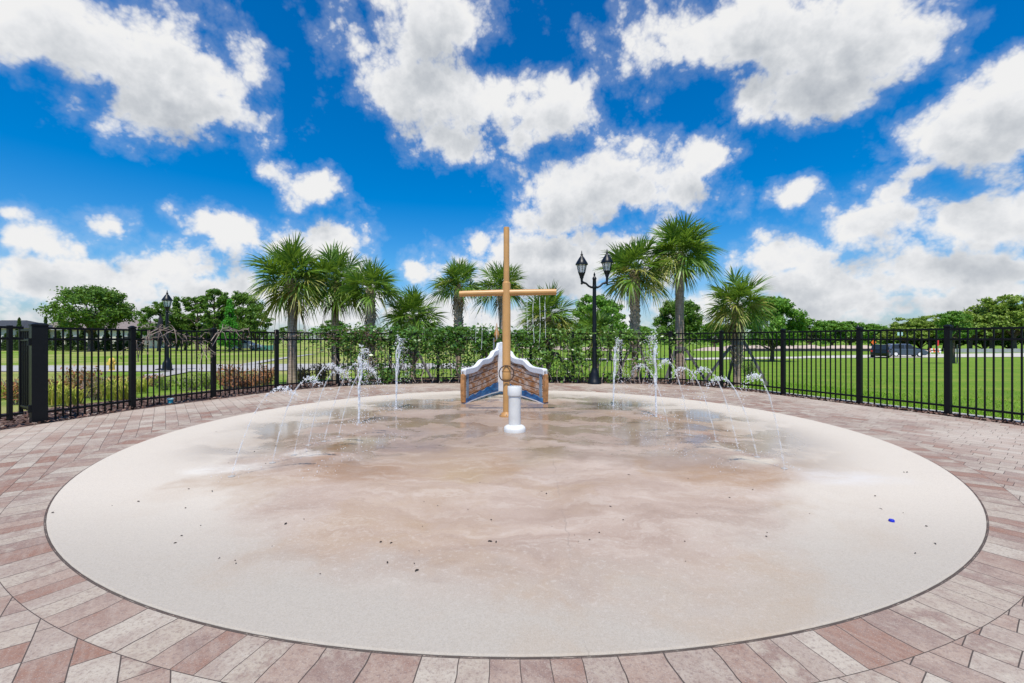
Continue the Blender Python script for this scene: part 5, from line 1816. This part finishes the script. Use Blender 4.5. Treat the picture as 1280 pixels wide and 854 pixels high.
# earth bank and silt fence beyond the far path
def bank(px0, px1, Y, h, d):
    mb = MB()
    n = 60
    vs = []
    rnd = random.Random(3)
    for i in range(n + 1):
        x = at(px0 + (px1 - px0) * i / n, Y)
        e = min(1.0, i / 6, (n - i) / 6)
        hh = h * e * (0.85 + 0.25 * math.sin(i * 0.7) * math.sin(i * 0.23) + rnd.uniform(-0.06, 0.06))
        for yy, zz in ((0, -0.1), (d * 0.25, hh * 0.6), (d * 0.5, hh), (d * 0.75, hh * 0.9), (d, -0.1)):
            vs.append((x, Y + yy, ground(x, Y + yy) + zz))
    fs = [(i * 5 + j, (i + 1) * 5 + j, (i + 1) * 5 + j + 1, i * 5 + j + 1) for i in range(n) for j in range(4)]
    tag(mb.add(vs, fs, 0, True).build('earth_bank', M['dirt']), kind='structure')


bank(880, 1185, 96, 1.25, 9.0)
bank(640, 800, 96, 0.8, 8.0)


def silt(px0, px1, Y, h, m, label, name, post_every=3.0, pm=None):
    x0, x1 = at(px0, Y), at(px1, Y)
    root = empty(name, ((x0 + x1) / 2, Y, ground((x0 + x1) / 2, Y)), 0, label, 'fence')
    xm = root.location.x
    L = x1 - x0
    n = max(2, int(L / post_every))
    mb = MB()
    vs = []
    for i in range(n * 2 + 1):
        x = -L / 2 + L * i / (n * 2)
        sag = 0.0 if i % 2 == 0 else 0.05
        vs += [(x, -0.012, -0.15), (x, -0.012, h - sag), (x, 0.012, h - sag), (x, 0.012, -0.15)]
    fs = []
    for i in range(n * 2):
        for j in range(3):
            fs.append((4 * i + j, 4 * i + 4 + j, 4 * i + 5 + j, 4 * i + 1 + j))
    mb.add(vs, fs).build('fabric', m, root)
    for i in range(n + 1):
        MB().box((-L / 2 + L * i / n, 0.05, h / 2), (0.06, 0.05, h + 0.2)).build('stake', pm or M['wood_grey'], root)


silt(925, 1108, 93, 0.62, M['silt_black'], 'low black silt fence at the foot of the pinkish earth bank', 'silt_fence')
silt(1180, 1330, 84, 0.75, M['barrier'], 'low grey barrier in front of the woodland past the cars', 'low_barrier', 4.0, M['steel'])
silt(313, 342, 72, 0.75, M['teal_mesh'], 'short teal mesh screen beside the white car', 'mesh_screen', 2.0)

# stake beside the young tree
yx, yy = at(1196.5, 40.8), 40.8
stk = empty('tree_stake', (yx, yy, ground(yx, yy)), 0, 'thin pale stake tied beside the young tree on the lawn', 'stake')
MB().bar((0, 0, -0.1), (0, 0, 1.75), 0.07).build('stake', M['bark_pale'], stk)
MB().bar((0, 0, 1.45), (-0.30, 0.18, 1.5), 0.03).build('tie', M['black_metal'], stk)

# ------------------------------------------------------------------ litter on the pad
PX = [(345, 559), (270, 541), (390, 571), (332, 581), (286, 580), (296, 567), (318, 566), (265, 616), (236, 613), (232, 637), (140, 634), (66, 643), (173, 629), (251, 659), (227, 672), (219, 681), (295, 707), (274, 700), (294, 703), (357, 657), (380, 651),
      (547, 634), (530, 629), (585, 639), (614, 652), (528, 660), (620, 690 - 10), (612, 679), (484, 706), (521, 716), (518, 707), (524, 691), (489, 681), (476, 680), (613, 679), (683, 619), (677, 616), (690, 660), (718, 671), (723, 679), (737, 677), (749, 668), (763, 635),
      (779, 652), (786, 595), (871, 644), (856, 679), (857, 704), (912, 624), (941, 614), (1094, 622), (1130, 592), (1134, 592), (1101, 638), (1129, 643), (1158, 660), (1169, 682), (1144, 694), (959, 668), (958, 673), (1012, 644), (600, 605), (400, 720), (340, 685), (860, 600)]
protos = []
for k in range(4):
    mb = MB()
    L = [0.030, 0.018, 0.040, 0.012][k]
    W_ = [0.010, 0.009, 0.006, 0.009][k]
    pts = []
    n = 8
    for i in range(n + 1):
        t = i / n
        pts.append((L * (t - 0.5), 0.004 * math.sin(t * 5 + k), 0.004 + 0.003 * math.sin(PI * t)))
    mb.tube(pts, [max(0.0012, W_ * 0.5 * math.sin(PI * (0.08 + 0.84 * i / n))) for i in range(n + 1)], 6)
    me = mb
    o = mb.build('leaf_scrap', M['debris'])
    protos.append(o)
for i, (px, py) in enumerate(PX):
    o = protos[i] if i < 4 else protos[random.choice([0, 1, 1, 3, 3, 2])].copy()
    if i >= 4:
        COL.objects.link(o)
    Y = F * EYE / (py - HY)
    o.location = (at(px, Y), Y, 0.009)
    o.rotation_euler = (0, 0, random.uniform(0, 6.28))
    s = random.uniform(0.35, 0.9)
    o.scale = (s, s, s)
    tag(o, 'dark scrap of dead leaf lying on the pale concrete pad', 'leaf scrap', 'dark leaf scraps scattered on the pad')
Y = F * EYE / (653.5 - HY)
cap = MB().lathe([(0.017, 0), (0.017, 0.010), (0.014, 0.014), (0.001, 0.0145)], n=20).build('bottle_cap', M['blue_plastic'])
cap.location = (at(1114.5, Y), Y, 0.009)
tag(cap, 'bright blue plastic scrap lying on the pad', 'plastic scrap')

# ------------------------------------------------------------------ sky, sun, camera
SUN_EL, SUN_AZ = math.radians(66), math.radians(184)      # behind the camera, high


def to_ae(px, py):
    u, v = (px - 640) / F, (HY - py) / F
    return math.atan(u), math.atan(v / math.sqrt(1 + u * u))


CLOUDS = [  # centre and half size in the photograph, tilt in degrees, strength
    (95, 45, 190, 80, -12, 1.05), (205, 100, 165, 95, -22, 1.1), (285, 140, 75, 44, -25, 0.9), (300, 70, 50, 45, -30, 0.4), (384, 230, 66, 32, -5, 0.9),
    (540, 25, 105, 70, 0, 1.0), (520, 115, 115, 75, -15, 1.05), (560, 175, 75, 38, -5, 0.9), (690, 140, 68, 58, 10, 1.0), (610, 130, 90, 50, 0, 0.9),
    (765, 230, 145, 62, 5, 1.0), (700, 260, 85, 70, 0, 1.0), (883, 205, 42, 40, 0, 0.8), (860, 245, 75, 38, 0, 0.8), (690, 330, 150, 55, 0, 1.0), (820, 320, 60, 60, 0, 0.6), (600, 312, 32, 28, 0, 0.7),
    (900, 45, 180, 65, 5, 1.0), (1060, 45, 170, 75, 12, 1.05), (1010, 115, 135, 55, 14, 1.0), (800, 85, 55, 45, 20, 0.5),
    (1215, 150, 120, 80, 18, 1.1), (1150, 205, 75, 35, 15, 0.8), (1270, 130, 90, 70, 0, 0.8), (1090, 278, 120, 52, 16, 1.0), (1240, 285, 120, 55, 15, 1.0), (1160, 330, 130, 32, 6, 0.9), (990, 325, 110, 40, 8, 0.85), (930, 345, 70, 30, 0, 0.5),
    (995, 243, 42, 26, 25, 0.6), (1030, 385, 150, 26, 3, 0.8), (1200, 375, 130, 24, 5, 0.8),
    (60, 305, 90, 38, -8, 0.8), (138, 282, 55, 22, -15, 0.65), (25, 268, 40, 16, -5, 0.5), (288, 286, 75, 34, 0, 0.95), (400, 300, 80, 40, 5, 0.9), (220, 325, 85, 36, 0, 0.8), (90, 350, 150, 40, -5, 0.85), (270, 365, 130, 42, 0, 0.9), (430, 350, 60, 40, 0, 0.6),
    (430, 385, 170, 42, 0, 0.95), (150, 392, 190, 32, 0, 0.95), (50, 345, 120, 44, -4, 1.0), (1120, 240, 70, 40, 20, 0.8), (1010, 360, 150, 30, 4, 0.9), (1240, 340, 110, 40, 6, 0.95), (640, 395, 160, 30, 0, 0.9), (900, 385, 120, 30, 0, 0.8),
    (525, 335, 30, 34, 0, 0.7), (30, 395, 120, 30, 0, 0.6), (560, 390, 160, 36, 0, 0.7), (760, 390, 140, 34, 0, 0.7),
]


def cloud_group():
    ng = bpy.data.node_groups.new('cloud_density', 'ShaderNodeTree')
    ng.interface.new_socket('Dir', in_out='INPUT', socket_type='NodeSocketVector')
    ng.interface.new_socket('Density', in_out='OUTPUT', socket_type='NodeSocketFloat')
    nt = NT(ng)
    gi = nt.node('NodeGroupInput'); go = nt.node('NodeGroupOutput')
    d = nt.vmath('NORMALIZE', gi.outputs[0])
    x, y, z = nt.sep(d)
    wv = nt.vmath('SUBTRACT', nt.noise(d, 7.0, 5, 0.55, col=True), (0.5, 0.5, 0.5))
    az = nt.math('ARCTAN2', x, y)
    el = nt.math('ARCSINE', z)
    p = nt.vmath('ADD', nt.comb(az, el, 0.0), nt.vmath('MULTIPLY', wv, (0.12, 0.085, 0.0)))
    acc = None
    for (px, py, rx, ry, rot, st) in CLOUDS:
        a, e = to_ae(px, py)
        a1, e1 = to_ae(px + rx, py); a0, e0 = to_ae(px - rx, py)
        b1, f1 = to_ae(px, py - ry); b0, f0 = to_ae(px, py + ry)
        sx = (a1 - a0) / 2; sy = (f1 - f0) / 2
        tilt = math.radians(rot) + math.atan2(e1 - e0, a1 - a0)
        mp = nt.node('ShaderNodeMapping', vector_type='TEXTURE')
        nt.put(mp.inputs['Vector'], p)
        mp.inputs['Location'].default_value = (a, e, 0)
        mp.inputs['Rotation'].default_value = (0, 0, tilt)
        mp.inputs['Scale'].default_value = (sx * 1.0, sy * 1.0, 1)
        ln = nt.vmath('LENGTH', mp.outputs[0])
        v = nt.math('MULTIPLY_ADD', ln, -st, st)
        acc = v if acc is None else nt.math('SMOOTH_MAX', acc, v, 0.22)
    # the rest of the sky carries loose cumulus of its own
    gen = nt.math('MULTIPLY_ADD', nt.noise(d, 2.6, 3, 0.5), 4.2, -2.35)
    infr = nt.math('MULTIPLY', nt.step(y, 0.25, 0.50), nt.step(el, 0.80, 0.62))
    gen = nt.math('SUBTRACT', gen, nt.math('MULTIPLY', infr, 4.0))
    acc = nt.math('SMOOTH_MAX', nt.math('MAXIMUM', acc, -1.0), gen, 0.2)
    n1 = nt.noise(nt.vmath('MULTIPLY', d, (1, 1, 1.25)), 9.0, 9, 0.58)
    n2 = nt.noise(d, 26.0, 6, 0.6)
    dens = nt.math('ADD', acc, nt.math('MULTIPLY_ADD', n1, 1.55, -0.78))
    dens = nt.math('ADD', dens, nt.math('MULTIPLY_ADD', n2, 0.26, -0.13))
    vo = nt.node('ShaderNodeTexVoronoi', feature='F1')
    nt.put(vo.inputs['Vector'], nt.vmath('ADD', d, nt.vmath('SCALE', wv, scale=0.05)))
    vo.inputs['Scale'].default_value = 17.0
    vo.inputs['Detail'].default_value = 3.0
    vo.inputs['Roughness'].default_value = 0.55
    vo.inputs['Lacunarity'].default_value = 2.3
    dens = nt.math('ADD', dens, nt.math('MULTIPLY_ADD', vo.outputs['Distance'], -0.48, 0.36))
    nt.l.new(dens, go.inputs[0])
    return ng


def build_world():
    w = bpy.data.worlds.new('World')
    S.world = w
    w.use_nodes = True
    nt = NT(w.node_tree)
    bg = nt.n['Background']
    sky = nt.node('ShaderNodeTexSky', sky_type='NISHITA', sun_disc=False, sun_elevation=SUN_EL, sun_rotation=SUN_AZ, altitude=0, air_density=1.0, dust_density=0.8, ozone_density=2.5)
    hs = nt.node('ShaderNodeHueSaturation')
    hs.inputs['Saturation'].default_value = 1.24
    hs.inputs['Value'].default_value = 1.12
    dz = nt.sep(nt.node('ShaderNodeTexCoord').outputs['Generated'])[2]
    tint = nt.ramp(nt.math('MULTIPLY', dz, 1.6), [(0.0, (0.86, 0.95, 1.15)), (0.25, (0.78, 1.05, 1.28)), (0.75, (0.52, 0.93, 1.32)), (1.0, (0.50, 0.90, 1.30))])
    nt.put(hs.inputs['Color'], nt.mix(1.0, sky.outputs[0], tint, 'MULTIPLY'))
    d = nt.node('ShaderNodeTexCoord').outputs['Generated']
    ng = cloud_group()
    g1 = nt.node('ShaderNodeGroup'); g1.node_tree = ng
    g2 = nt.node('ShaderNodeGroup'); g2.node_tree = ng
    nt.put(g1.inputs[0], d)
    nt.put(g2.inputs[0], nt.vmath('ADD', d, (0.0, -0.02, 0.065)))
    D1, D2 = g1.outputs[0], g2.outputs[0]
    alpha = nt.step(D1, -0.09, 0.38)
    alpha = nt.math('MAXIMUM', alpha, nt.math('MULTIPLY', nt.step(D1, -0.34, 0.10), 0.15))
    lit = nt.math('SUBTRACT', D1, D2)                    # thinner towards the light: a lit edge
    sh = nt.math('ADD', nt.math('MULTIPLY', lit, 0.70), nt.math('MULTIPLY_ADD', nt.step(D1, 0.10, 0.85), -0.64, 0.87), clamp=True)
    K = 1.0 / SKY_STRENGTH
    cc = nt.ramp(sh, [(0.0, (0.46, 0.50, 0.56)), (0.45, (0.70, 0.73, 0.77)), (0.85, (0.95, 0.96, 0.98)), (1.0, (1.0, 1.0, 1.0))])
    cc = nt.vmath('SCALE', cc, scale=K * CLOUD_LEVEL)
    out = nt.mix(alpha, hs.outputs[0], cc)
    nt.l.new(out, bg.inputs['Color'])
    bg.inputs['Strength'].default_value = SKY_STRENGTH


SKY_STRENGTH = 0.10
CLOUD_LEVEL = 0.84
build_world()
sun = bpy.data.lights.new('sun', 'SUN')
sun.energy = 4.8
sun.angle = math.radians(0.53)
sun.color = (1.0, 0.94, 0.845)
so = bpy.data.objects.new('sun', sun)
COL.objects.link(so)
dirv = Vector((math.sin(SUN_AZ) * math.cos(SUN_EL), math.cos(SUN_AZ) * math.cos(SUN_EL), math.sin(SUN_EL)))
so.rotation_euler = (-dirv).to_track_quat('-Z', 'Y').to_euler()
so.location = dirv * 60

cam = bpy.data.cameras.new('camera')
cam.sensor_width = 36.0
cam.lens = F / 1280.0 * 36.0
cam.shift_y = -(427.0 - HY) / 1280.0
cam.clip_start = 0.05
cam.clip_end = 8000
co = bpy.data.objects.new('camera', cam)
COL.objects.link(co)
co.location = (0, 0, EYE)
co.rotation_euler = (PI / 2, 0, 0)
S.camera = co

S.render.engine = 'CYCLES'
S.cycles.max_bounces = 8
S.cycles.transparent_max_bounces = 24
S.cycles.caustics_reflective = False
S.cycles.caustics_refractive = False
S.view_settings.view_transform = 'Standard'
S.view_settings.look = 'None'
S.view_settings.exposure = 0.06
S.view_settings.gamma = 1.0
S.view_settings.use_curve_mapping = False
